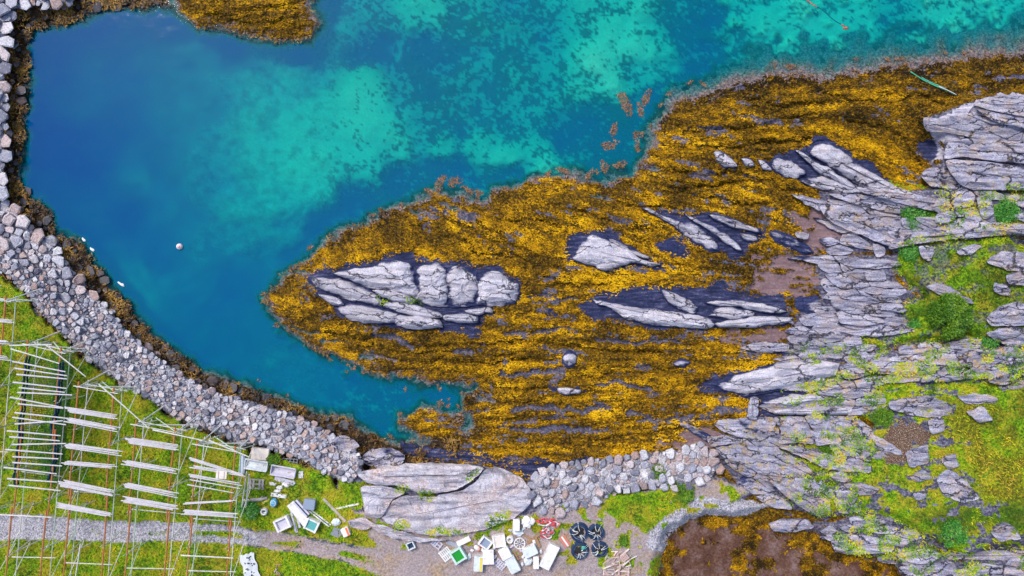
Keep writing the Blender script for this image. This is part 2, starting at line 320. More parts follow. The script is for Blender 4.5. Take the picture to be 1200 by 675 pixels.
WGRAV = np.maximum(WGRAV, wtrack * np.interp(X, [250, 330], [1, .3]))
WPOOL = sstep(-2, 3, spool)
bandm = sstep(-3, 2, land) * np.where(X < 560, sstep(-75, -70, X * 0) , 0) * (Y < 560)
shore_left = (X < 540) & (srip < 0) & (upper < 0) & ((X < 300) | (Y > 455)) & (sdist(SKERRY, X, Y, 40) < -20) & ~((X > 455) & (Y < 514))
WBAND = np.where(shore_left, sstep(-3, 0, land), 0.)
WK = sstep(-.12, .12, fn - .47 + .55 * (1 + land / fringe * 1.15) * (land < 0) + (land >= 0)) * (1 - WDARK) * (1 - WMUD) * (1 - WROCK) * (1 - np.clip(sstep(-6, 0, sgr), 0, 1)) * (1 - sstep(-4, 0, np.maximum(upper, np.maximum(srip, bank)))) * (1 - WBAND)
WK = WK * (1 - WPOOL)
kp = fbm(X / 16, Y / 12, 61, 4)
WKP = WPOOL * sstep(.48, .58, kp + .18 * sstep(18, 2, np.abs(spool)) - .16 * sstep(885, 850, X) * sstep(618, 634, Y)
                    + .08 * sstep(900, 960, X))
# channels and joints running through the kelp: (points, half width, wet rock shows 1 / only a dark gap 0)
LINES = [([(690, 230), (730, 238), (770, 242), (800, 246)], 1.8, 0), ([(640, 240), (680, 250), (730, 262), (760, 272)], 1.8, 0), ([(880, 120), (930, 125), (980, 122)], 2.0, 0), ([(480, 262), (530, 278), (570, 296), (620, 310)], 1.8, 0), ([(920, 240), (950, 262), (960, 285)], 2.0, 0), ([(620, 345), (660, 350), (680, 352)], 1.6, 1), ([(640, 405), (690, 410), (740, 412), (800, 415)], 1.8, 0), ([(680, 440), (740, 441), (800, 432)], 1.5, 0), ([(700, 515), (750, 510), (800, 500)], 1.8, 0), ([(795, 157), (830, 153), (877, 148), (925, 142), (960, 135)], 2.2, 0), ([(830, 171), (870, 172), (923, 165), (950, 160)], 2.0, 0), ([(760, 200), (800, 205), (850, 204), (900, 212), (940, 225)], 2.2, 0),
         ([(800, 223), (840, 216), (880, 212), (935, 224)], 1.8, 0), ([(515, 238), (535, 246), (559, 259), (580, 274), (596, 283), (625, 300), (652, 315), (668, 318)], 2.6, 0), ([(540, 262), (570, 280), (600, 300), (650, 330)], 1.8, 0),
         ([(772, 221), (825, 231), (865, 236), (905, 240)], 2.0, 0), ([(640, 338), (665, 335), (705, 333)], 1.8, 0), ([(590, 391), (640, 388), (672, 386)], 2.0, 1), ([(600, 480), (647, 478), (680, 480), (712, 477)], 3.2, 1),
         ([(600, 504), (640, 502), (671, 505), (712, 503)], 3.0, 1), ([(590, 437), (630, 433), (662, 434)], 3.2, 1), ([(560, 470), (600, 472), (640, 469)], 2.0, 0), ([(570, 492), (620, 492), (670, 490)], 2.0, 0), ([(575, 455), (620, 456), (645, 455)], 1.8, 0),
         ([(345, 386), (420, 397), (500, 405), (600, 403)], 1.8, 0), ([(380, 400), (470, 413), (560, 412), (600, 418)], 1.6, 0), ([(420, 418), (500, 424), (580, 425), (650, 418)], 1.6, 0), ([(350, 335), (380, 352), (420, 366), (470, 386)], 1.8, 0),
         ([(440, 395), (468, 398), (480, 405)], 3.5, 1), ([(330, 325), (350, 318), (366, 320)], 1.6, 0), ([(480, 245), (520, 252), (545, 268)], 1.8, 0), ([(600, 260), (640, 262), (664, 272)], 1.4, 0), ([(700, 398), (740, 402), (800, 400)], 2.0, 1),
         ([(720, 430), (760, 432), (800, 440)], 1.6, 0), ([(700, 448), (740, 450), (770, 460)], 1.8, 1), ([(730, 485), (770, 492), (800, 488)], 1.8, 1), ([(960, 110), (1000, 118), (1040, 112)], 1.8, 0), ([(990, 140), (1030, 148), (1060, 165), (1075, 190)], 2.0, 0), ([(1060, 120), (1075, 108), (1120, 130)], 1.8, 0)]
def dpath(path, x, y):
    d_ = np.full(x.shape, 40.0); q = np.asarray(path, float)
    m_ = (x > q[:, 0].min() - 12) & (x < q[:, 0].max() + 12) & (y > q[:, 1].min() - 12) & (y < q[:, 1].max() + 12)
    X_, Y_ = x[m_], y[m_]; b_ = np.full(X_.shape, 1e6)
    for i in range(len(q) - 1):
        ax_, ay_ = q[i]; ex_, ey_ = q[i + 1] - q[i]
        t = np.clip(((X_ - ax_) * ex_ + (Y_ - ay_) * ey_) / (ex_ * ex_ + ey_ * ey_), 0, 1)
        b_ = np.minimum(b_, (X_ - ax_ - t * ex_) ** 2 + (Y_ - ay_ - t * ey_) ** 2)
    d_[m_] = np.sqrt(b_); return d_
GAP = np.zeros(X.shape); WET = np.zeros(X.shape)
for pth, hw, kind in LINES:
    dd = dpath(pth, WX, WY); w_ = hw * (.5 + 1.0 * fbm(X / 12, Y / 12, 65, 2))
    v_ = sstep(w_ + 1.2, w_ - .8, dd)
    GAP = np.maximum(GAP, v_)
    if kind: WET = np.maximum(WET, v_)
Z = Z - .28 * GAP * (WK > .5) * (1 - WDARK)
# bare bits between the kelp
hole = .75 * fbm(SS / 26, TT / 8, 63, 4) + .25 * fbm(X / 4, Y / 4, 64, 3)
WKH = np.maximum(sstep(.61, .67, hole) * sstep(300, 380, X), WET)
# sand on the sea floor
WS = SANDF
spk = .6 * fbm(X / 4.6, Y / 4, 71, 3, .6) + .4 * fbm(X / 15, Y / 13, 72, 3)
hard = sstep(-.045, .045, spk - (.66 - .28 * SANDF)) * np.clip(.45 + .6 * SANDF, 0, 1)
mixx = sstep(330, 440, X) * .8
smo = np.clip(SANDF * (.92 + 1.2 * (fbm(X / 9, Y / 8, 75, 4) - .5)) + .30 * sstep(.52, .66, fbm(X / 20, Y / 17, 76, 4)) * SANDF, 0, 1)
WS = smo * (1 - mixx) + hard * mixx
WS = WS * (1 - sstep(-fringe * 1.3 - 6, -fringe * .8 - 1, land))

gi = np.arange(len(GU)); gj = np.arange(len(GV))
def H(px, py):
    """terrain height under a photo pixel"""
    a = np.interp(px, GU, gi); b = np.interp(py, GV, gj)
    i = np.clip(np.floor(a).astype(int), 0, len(GU) - 2); j = np.clip(np.floor(b).astype(int), 0, len(GV) - 2)
    fa = a - i; fb = b - j
    return (Z[j, i] * (1 - fa) + Z[j, i + 1] * fa) * (1 - fb) + (Z[j + 1, i] * (1 - fa) + Z[j + 1, i + 1] * fa) * fb
def look(F, px, py):
    i = np.clip(np.round(np.interp(px, GU, gi)).astype(int), 0, len(GU) - 1); j = np.clip(np.round(np.interp(py, GV, gj)).astype(int), 0, len(GV) - 1)
    return F[j, i]
def G(px, py):
    return P(px, py, float(H(px, py)))

# ------------------------------------------------------------------ node material helper
class N:
    def __init__(s, name):
        s.m = bpy.data.materials.new(name); s.m.use_nodes = True
        s.t = s.m.node_tree; s.b = s.t.nodes['Principled BSDF']
        s.out = s.t.nodes['Material Output']
    def n(s, ty, **k):
        nd = s.t.nodes.new(ty)
        for a, v in k.items(): setattr(nd, a, v)
        return nd
    def set(s, sock, v):
        if isinstance(v, bpy.types.NodeSocket): s.t.links.new(v, sock)
        elif v is not None:
            if isinstance(v, (tuple, list)) and len(v) == 3 and sock.type == 'RGBA': v = (*v, 1)
            sock.default_value = v
    def pos(s):
        return s.n('ShaderNodeNewGeometry').outputs['Position']
    def map(s, vec, scale=(1, 1, 1), rot=0.0):
        nd = s.n('ShaderNodeMapping'); s.set(nd.inputs[0], vec)
        nd.inputs['Scale'].default_value = scale; nd.inputs['Rotation'].default_value = (0, 0, rot)
        return nd.outputs[0]
    def noise(s, vec, scale, detail=4, rough=.55, dist=0, col=False):
        nd = s.n('ShaderNodeTexNoise'); s.set(nd.inputs['Vector'], vec)
        nd.inputs['Scale'].default_value = scale; nd.inputs['Detail'].default_value = detail
        nd.inputs['Roughness'].default_value = rough; nd.inputs['Distortion'].default_value = dist
        return nd.outputs['Color' if col else 'Fac']
    def voro(s, vec, scale, feat='F1'):
        nd = s.n('ShaderNodeTexVoronoi', feature=feat); s.set(nd.inputs['Vector'], vec); nd.inputs['Scale'].default_value = scale
        return nd
    def ramp(s, fac, stops):
        nd = s.n('ShaderNodeValToRGB'); s.set(nd.inputs[0], fac)
        e = nd.color_ramp.elements
        while len(e) < len(stops): e.new(.5)
        for el, (p, c) in zip(e, stops):
            el.position = p; el.color = (*c, 1) if isinstance(c, (tuple, list)) else (c, c, c, 1)
        return nd.outputs[0]
    def mix(s, f, a, b, mode='MIX'):
        nd = s.n('ShaderNodeMix', data_type='RGBA', blend_type=mode)
        s.set(nd.inputs[0], f); s.set(nd.inputs[6], a); s.set(nd.inputs[7], b)
        return nd.outputs[2]
    def math(s, op, a, b=None, clamp=False):
        nd = s.n('ShaderNodeMath', operation=op, use_clamp=clamp)
        s.set(nd.inputs[0], a); s.set(nd.inputs[1], b)
        return nd.outputs[0]
    def attr(s, name, out='Color'):
        return s.n('ShaderNodeAttribute', attribute_name=name).outputs[out]
    def sep(s, v):
        nd = s.n('ShaderNodeSeparateXYZ'); s.set(nd.inputs[0], v); return nd.outputs
    def bump(s, h, strength=.5, dist=.05):
        nd = s.n('ShaderNodeBump'); s.set(nd.inputs['Height'], h)
        nd.inputs['Strength'].default_value = strength; nd.inputs['Distance'].default_value = dist
        s.t.links.new(nd.outputs[0], s.b.inputs['Normal'])
    def fin(s, col, rough=.8, spec=.3):
        s.set(s.b.inputs['Base Color'], col); s.set(s.b.inputs['Roughness'], rough); s.set(s.b.inputs['Specular IOR Level'], spec)
        return s.m

# ---- ground
m = N('ground_cover'); p = m.pos()
A = m.sep(m.attr('coverA')); B = m.sep(m.attr('coverB')); C = m.sep(m.attr('coverC'))
n1 = m.noise(p, .9, 6, .6); n2 = m.noise(p, 5.5, 6, .65); n3 = m.noise(p, 16, 3, .6)
nst = m.noise(m.map(p, (.5, 3.2, 1), R(10)), 1.6, 6, .6)
rock = m.ramp(m.math('ADD', m.math('MULTIPLY', n2, .6), m.math('MULTIPLY', nst, .4)), [(.38, (.02, .022, .045)), (.50, (.10, .10, .16)), (.60, (.27, .26, .33)), (.72, (.52, .50, .58))])
seaw = m.ramp(n2, [(.35, (.012, .022, .02)), (.6, (.05, .07, .045)), (.75, (.16, .16, .09))])
sand = m.ramp(n2, [(.3, (.70, .74, .50)), (.7, (.92, .92, .66))])
kelp = m.ramp(n2, [(.35, (.014, .010, .005)), (.50, (.10, .055, .003)), (.62, (.30, .16, .003)), (.78, (.52, .30, .005))])
kbare = m.ramp(n2, [(.35, (.03, .035, .07)), (.55, (.13, .12, .17)), (.75, (.36, .30, .33))])
band = m.ramp(n2, [(.35, (.012, .009, .008)), (.55, (.06, .035, .014)), (.72, (.16, .09, .03))])
dkn = m.math('ADD', m.math('MULTIPLY', nst, .55), m.math('ADD', m.math('MULTIPLY', n3, .25), m.math('MULTIPLY', n2, .2)))
dark = m.ramp(dkn, [(.38, (.010, .014, .036)), (.50, (.028, .036, .10)), (.57, (.07, .075, .17)), (.64, (.22, .20, .27)), (.72, (.48, .44, .50))])
pale = m.ramp(dkn, [(.36, (.10, .10, .17)), (.48, (.36, .35, .46)), (.60, (.64, .61, .70))])
dark = m.mix(m.ramp(m.math('ADD', m.math('MULTIPLY', m.sep(p)[2], .5), m.math('MULTIPLY', m.math('SUBTRACT', dkn, .5), .35)), [(.35, 0.0), (.42, 1.0)]), dark, pale)
mud = m.ramp(m.math('ADD', m.math('MULTIPLY', n2, .5), m.math('MULTIPLY', nst, .5)), [(.35, (.15, .095, .10)), (.55, (.25, .165, .18)), (.7, (.36, .28, .30))])
pool = m.ramp(m.math('ADD', m.math('MULTIPLY', n2, .4), m.math('MULTIPLY', n1, .6)), [(.35, (.05, .018, .010)), (.5, (.13, .065, .045)), (.66, (.25, .17, .165))])
grav = m.ramp(m.voro(p, 13).outputs['Color'], [(.1, (.16, .155, .19)), (.5, (.40, .39, .45)), (.9, (.66, .64, .70))])
dirt_c = m.ramp(m.math('ADD', m.math('MULTIPLY', n2, .5), m.math('MULTIPLY', n3, .5)), [(.32, (.18, .14, .13)), (.5, (.37, .30, .31)), (.68, (.58, .50, .50))])
dirt_c = m.mix(m.ramp(m.noise(p, .5, 5, .65), [(.50, 0.0), (.66, .75)]), dirt_c, m.ramp(n2, [(.35, (.22, .13, .05)), (.65, (.55, .40, .22))]))
dirt_c = m.mix(m.ramp(m.voro(p, 9).outputs['Distance'], [(.12, .6), (.25, 0.0)]), dirt_c, (.62, .60, .64))
soil = m.ramp(n3, [(.36, (.05, .028, .022)), (.52, (.15, .09, .06)), (.60, (.26, .18, .13)), (.68, (.60, .56, .54))])
gr1 = m.ramp(n2, [(.34, (.02, .07, .004)), (.5, (.13, .28, .006)), (.66, (.34, .48, .010))])
gr2 = m.ramp(n2, [(.3, (.13, .12, .012)), (.5, (.33, .30, .018)), (.7, (.52, .42, .04))])
grs = m.mix(m.ramp(m.noise(p, .75, 6, .65), [(.44, 0.0), (.60, 1.0)]), gr1, gr2)
olive = m.ramp(n2, [(.36, (.05, .06, .005)), (.52, (.15, .16, .010)), (.62, (.30, .27, .015)), (.75, (.45, .34, .03))])
grs = m.mix(C[1], grs, olive)
grs = m.mix(C[2], grs, (.035, .085, .008))
def ed(wt, k=.55):    # break a mask's edge up with fine noise
    return m.ramp(m.math('ADD', wt, m.math('MULTIPLY', m.math('SUBTRACT', n2, .5), k)), [(.38, 0.0), (.62, 1.0)])
col = m.mix(m.attr('sand', 'Fac'), seaw, sand)
col = m.mix(ed(m.attr('onland', 'Fac')), col, rock)
kc = m.mix(ed(m.attr('bare', 'Fac')), kelp, kbare)
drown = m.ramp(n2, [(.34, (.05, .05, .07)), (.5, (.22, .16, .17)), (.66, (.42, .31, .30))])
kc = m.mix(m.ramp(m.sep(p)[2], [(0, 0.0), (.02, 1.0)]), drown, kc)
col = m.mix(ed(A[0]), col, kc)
col = m.mix(ed(m.attr('band', 'Fac')), col, band)
col = m.mix(ed(A[1], .4), col, dark)
col = m.mix(ed(A[2]), col, mud)
col = m.mix(ed(B[3] if len(B) > 3 else C[0]), col, dirt_c)
col = m.mix(ed(A[2] if False else m.attr('gravel', 'Fac')), col, grav)
col = m.mix(ed(B[0]), col, pool)
col = m.mix(ed(B[1]), col, kelp)
col = m.mix(ed(B[2], .9), col, grs)
col = m.mix(ed(m.attr('soil', 'Fac')), col, soil)
m.bump(m.math('ADD', n2, m.math('MULTIPLY', n3, .5)), .7, .12)
M_GROUND = m.fin(col, .85, .2)

# ---- bedrock slabs: tidal zonation by height above the water
def rock_mat(name, ang, lichen, warm=0.0, joint=1.0, stain=.72, lift=0.0):
    m = N(name); p = m.pos(); z = m.sep(p)[2]
    a = m.map(p, (.45, 2.6, 1), ang)
    nst = m.noise(a, 1.7, 7, .62); nf = m.noise(p, 9, 5, .65); nb = m.noise(p, .8, 4, .55); nsp = m.noise(p, 26, 2, .5)
    base = m.ramp(m.math('ADD', m.math('MULTIPLY', nst, .55), m.math('MULTIPLY', nf, .45)),
                  [(.32, (.085, .085, .17)), (.45, (.27, .27, .41)), (.56, (.50, .49, .62)), (.68, (.80, .77, .84))])
    base = m.mix(m.ramp(nb, [(.45, 0.0), (.7, .5 + warm)]), base, m.ramp(nf, [(.35, (.30, .22, .20)), (.65, (.62, .50, .46))]))
    if lift: base = m.mix(lift, base, (.86, .83, .89))
    if joint < .4:
        base = m.mix(.45, base, (.80, .78, .84))
        pk = m.math('MULTIPLY', m.ramp(m.noise(p, .45, 3, .6), [(.44, 0.0), (.6, .9)]), m.ramp(m.noise(p, 11, 3, .6), [(.44, 0.0), (.58, 1.0)]))
        base = m.mix(pk, base, m.ramp(m.noise(p, 18, 2), [(.4, (.36, .22, .23)), (.6, (.58, .36, .22))]))
    rv = m.n('ShaderNodeObjectInfo').outputs['Random']
    base = m.mix(1.0, base, m.ramp(rv, [(0, .78), (.5, .95), (1, 1.0)] if joint > .4 else [(0, 1.0), (1, 1.0)]), 'MULTIPLY')
    base = m.mix(m.ramp(nsp, [(.36, .8), (.44, 0.0)]), base, (.07, .065, .08))
    stn = m.noise(m.map(p, (.16, 1.5, .5), ang), 1.5, 6, .62)
    base = m.mix(m.ramp(stn, [(.50, 0.0), (.62, stain)]), base, m.ramp(nf, [(.35, (.075, .075, .12)), (.65, (.25, .235, .31))]))
    # fine joints along the strike
    wob = m.n('ShaderNodeVectorMath', operation='ADD'); m.set(wob.inputs[0], p)
    sc_ = m.n('ShaderNodeVectorMath', operation='SCALE'); m.set(sc_.inputs[0], m.noise(p, 1.1, 4, .6, 0, True)); sc_.inputs['Scale'].default_value = 1.3
    m.t.links.new(sc_.outputs[0], wob.inputs[1])
    jt = m.voro(m.map(wob.outputs[0], (.22, 1.0, .3), ang), 1.0, 'DISTANCE_TO_EDGE').outputs['Distance']
    nj = m.math('ADD', jt, m.math('MULTIPLY', m.math('SUBTRACT', nf, .5), .05))
    jmask = m.math('MULTIPLY', m.ramp(nj, [(.006, 1.0), (.030, 0.0)]), joint)
    base = m.mix(m.math('MULTIPLY', jmask, .92), base, (.015, .017, .04))
    if lichen:
        ly = m.ramp(m.noise(p, 1.6, 6, .7), [(.53, 0.0), (.63, lichen)])
        base = m.mix(m.math('MULTIPLY', ly, m.ramp(nf, [(.4, 0.0), (.6, 1.0)])), base, m.ramp(nb, [(.4, (.42, .37, .04)), (.6, (.55, .34, .05))]))
    zz = m.math('ADD', z, m.math('ADD', m.math('MULTIPLY', m.math('SUBTRACT', nb, .5), .55), m.math('MULTIPLY', m.math('SUBTRACT', nst, .5), .35)))
    zone = m.ramp(m.math('MULTIPLY', zz, .5), [(.335 + .055 * (lift > .2), 1.0), (.40 + .07 * (lift > .2), 0.0)])
    darkc = m.ramp(m.math('ADD', m.math('MULTIPLY', nst, .6), m.math('MULTIPLY', nf, .4)), [(.36, (.012, .018, .05)), (.52, (.026, .036, .115)), (.64, (.07, .075, .19)), (.76, (.28, .26, .38))])
    base = m.mix(zone, base, darkc)
    m.bump(m.math('SUBTRACT', m.math('ADD', nst, m.math('MULTIPLY', nf, .6)), m.math('MULTIPLY', jmask, .8)), .8, .10)
    return m.fin(base, .78, .25)
M_ROCK = {k: rock_mat('bedrock_' + k, R(a), l, wm, .15 if k == 'boss' else 1.0 if k in ('tip', 'diag') else 1.0, .45 if k in ('tip', 'diag') else .70, .42 if k in ('tip', 'diag') else .10) for k, a, l, wm in
          (('boss', 15, .1, .3), ('tip', 8, 0, 0), ('diag', 28, 0, 0), ('flat', 0, .25, .15), ('fan', 24, .5, .25), ('high', -6, 1.0, .5), ('knob', 10, .35, .25))}

# ---- loose stones
m = N('loose_stone'); p = m.pos()
tint = m.attr('tint', 'Fac'); nf = m.noise(p, 9, 4, .6); nb = m.noise(p, 2.2, 2, .5); z = m.sep(p)[2]
bs = m.ramp(tint, [(0, (.12, .125, .18)), (.18, (.30, .31, .40)), (.40, (.47, .48, .57)), (.64, (.68, .67, .72)), (.82, (.54, .43, .43)), (1, (.44, .29, .24))])
bs = m.mix(m.ramp(nf, [(.38, .55), (.55, 0.0)]), bs, (.16, .155, .19))
bs = m.mix(m.ramp(nf, [(.55, 0.0), (.72, .5)]), bs, (.74, .72, .76))
wet = m.ramp(m.math('ADD', m.math('MULTIPLY', z, .5), m.math('MULTIPLY', m.math('SUBTRACT', nb, .5), .2)), [(.26, 1.0), (.36, 0.0)])
bs = m.mix(m.math('MULTIPLY', wet, .85), bs, (.035, .03, .035))
m.bump(nf, .5, .05)
M_STONE = m.fin(bs, .8, .25)

# ---- leaves: colour comes from the leaf itself (attribute tint = how yellow it is)
def leaf_mat(name, stops, rough=.55, spec=.3):
    m = N(name)
    c = m.ramp(m.attr('tint', 'Fac'), stops)
    return m.fin(c, rough, spec)
M_WEED = leaf_mat('rockweed', [(0, (.02, .013, .004)), (.25, (.10, .052, .004)), (.5, (.31, .16, .003)), (.75, (.56, .29, .003)), (1, (.80, .48, .006))], .6, .12)
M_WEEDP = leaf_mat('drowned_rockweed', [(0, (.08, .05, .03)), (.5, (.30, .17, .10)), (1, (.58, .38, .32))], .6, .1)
M_WEEDB = leaf_mat('brown_rockweed', [(0, (.015, .010, .006)), (.5, (.11, .055, .012)), (1, (.36, .20, .03))], .5, .35)
M_GRASS = leaf_mat('grass_blade', [(0, (.03, .085, .008)), (.3, (.11, .27, .006)), (.6, (.36, .50, .006)), (.8, (.60, .56, .012)), (1, (.60, .42, .04))], .6, .2)
M_BUSH = leaf_mat('shrub_leaf', [(0, (.02, .075, .006)), (.5, (.075, .20, .010)), (1, (.22, .36, .02))], .5, .3)
M_NETTLE = leaf_mat('herb_leaf', [(0, (.015, .10, .012)), (.5, (.05, .26, .025)), (1, (.22, .46, .10))], .5, .3)

def paint(name, col, rough=.5, spec=.4, dirt=.35, dcol=(.28, .25, .24), metal=0.0, sc=3.0):
    m = N(name); p = m.n('ShaderNodeTexCoord').outputs['Object']
    nf = m.noise(p, sc, 6, .65)
    v = m.mix(m.ramp(nf, [(.48, 0.0), (.72, dirt)]), col, dcol)
    v = m.mix(m.ramp(m.noise(p, sc * 5, 3), [(.3, .35), (.5, 0.0)]), v, tuple(x * .7 for x in col))
    m.b.inputs['Metallic'].default_value = metal
    m.bump(nf, .15, .02)
    return m.fin(v, rough, spec)
MP = dict(
    white=paint('white_plastic', (.80, .80, .82), .5, .4, .6, (.38, .33, .30)), foam=paint('white_foam', (.84, .82, .84), .9, .1, .75, (.40, .34, .30)), cream=paint('cream_plastic', (.80, .72, .66)),
    ice=paint('ice_blue_plastic', (.68, .75, .79), .5, .4, .55), lilac=paint('faded_lilac_plastic', (.60, .58, .70)), blueg=paint('blue_grey_plastic', (.26, .33, .45)),
    teal=paint('teal_plastic', (.10, .40, .40)), green=paint('green_tarp', (.01, .30, .03), .6, .3, .1), navy=paint('navy_plastic', (.012, .035, .10), .5, .4, .25, (.05, .12, .22)),
    blue=paint('blue_plastic', (.08, .36, .60)), yellow=paint('yellow_plastic', (.75, .62, .12)), red=paint('red_plastic', (.65, .04, .07), .5, .4, .3, (.75, .5, .5)),
    orange=paint('orange_plastic', (.80, .20, .05)), salmon=paint('salmon_board', (.62, .20, .15)), mint=paint('mint_plastic', (.55, .74, .69)),
    grey=paint('grey_plastic', (.34, .36, .42)), slate=paint('slate', (.25, .27, .34), .8), pole=paint('weathered_pole', (.66, .66, .64), .85, .1, .5, (.30, .28, .26), 0, 2.0),
    bundle=paint('bleached_pole', (.60, .585, .64), .85, .1, .45, (.36, .33, .35), 0, 2.0),
    rust=paint('red_brown_pole', (.46, .17, .06), .85, .1, .7, (.46, .30, .22), 0, 1.5), greenp=paint('mossy_pole', (.48, .60, .48), .85, .1, .5, (.25, .28, .2), 0, 2.0),
    wood=paint('grey_wood', (.48, .43, .42), .85, .1, .5), brown=paint('brown_wood', (.36, .22, .12), .85, .1, .5), pinkwood=paint('pinkish_wood', (.55, .38, .36), .85, .1, .5, (.75, .66, .62)),
    rope=paint('white_rope', (.72, .76, .78), .9, .1), tealrope=paint('teal_rope', (.06, .42, .36), .8, .1), grope=paint('green_rope', (.06, .42, .25), .8, .1, .5, (.55, .62, .50)),
    rrope=paint('red_rope', (.60, .10, .08), .8, .1), net=paint('dark_net', (.010, .035, .075), .8, .1, .2, (.03, .10, .10)), gnet=paint('green_net', (.02, .15, .05), .8, .1, .2, (.03, .2, .1)),
    buoy=paint('pale_pink_buoy', (.86, .70, .72), .35, .5, .25, (.75, .45, .42)), black=paint('black_rubber', (.02, .02, .025), .7, .3, .3, (.1, .1, .1)),
    tarp=paint('white_tarp', (.76, .80, .84), .6, .3, .2), spot=paint('dark_blot', (.05, .06, .10), .8, .1), bark=paint('shrub_bark', (.12, .09, .06), .9, .1))

# ------------------------------------------------------------------ object helpers
def link(o, parent=None):
    COL.objects.link(o)
    if parent is not None: o.parent = parent
    return o
def thing(name, label, cat, loc=(0, 0, 0), rz=0.0, group=None):
    o = bpy.data.objects.new(name, None); o.empty_display_size = .2
    o.location = loc; o.rotation_euler = (0, 0, rz)
    tag(o, label, cat, group)
    return link(o)
def tag(o, label, cat=None, group=None, kind=None):
    o['label'] = label
    if cat: o['category'] = cat
    if group: o['group'] = group
    if kind: o['kind'] = kind
    return o
def arrmesh(name, co, quads=None, tris=None):
    """mesh from arrays"""
    me = bpy.data.meshes.new(name)
    co = np.asarray(co, np.float32)
    nq = 0 if quads is None else len(quads); nt = 0 if tris is None else len(tris)
    idx = np.concatenate([a.ravel() for a in (quads, tris) if a is not None]).astype(np.int32)
    st = np.concatenate([np.arange(nq) * 4, nq * 4 + np.arange(nt) * 3]).astype(np.int32)
    me.vertices.add(len(co)); me.vertices.foreach_set('co', co.ravel())
    me.loops.add(len(idx)); me.loops.foreach_set('vertex_index', idx)
    me.polygons.add(nq + nt); me.polygons.foreach_set('loop_start', st)
    me.update(calc_edges=True); me.validate()
    return me
def fattr(me, name, v):
    a = me.attributes.new(name, 'FLOAT', 'POINT'); a.data.foreach_set('value', np.asarray(v, np.float32).ravel())
def cattr(me, name, r, g, b):
    a = me.attributes.new(name, 'FLOAT_COLOR', 'POINT')
    d = np.stack([r.ravel(), g.ravel(), b.ravel(), np.ones(r.size)], 1).astype(np.float32)
    a.data.foreach_set('color', d.ravel())
def smooth(me, on=True):
    me.polygons.foreach_set('use_smooth', np.full(len(me.polygons), on)); me.update()

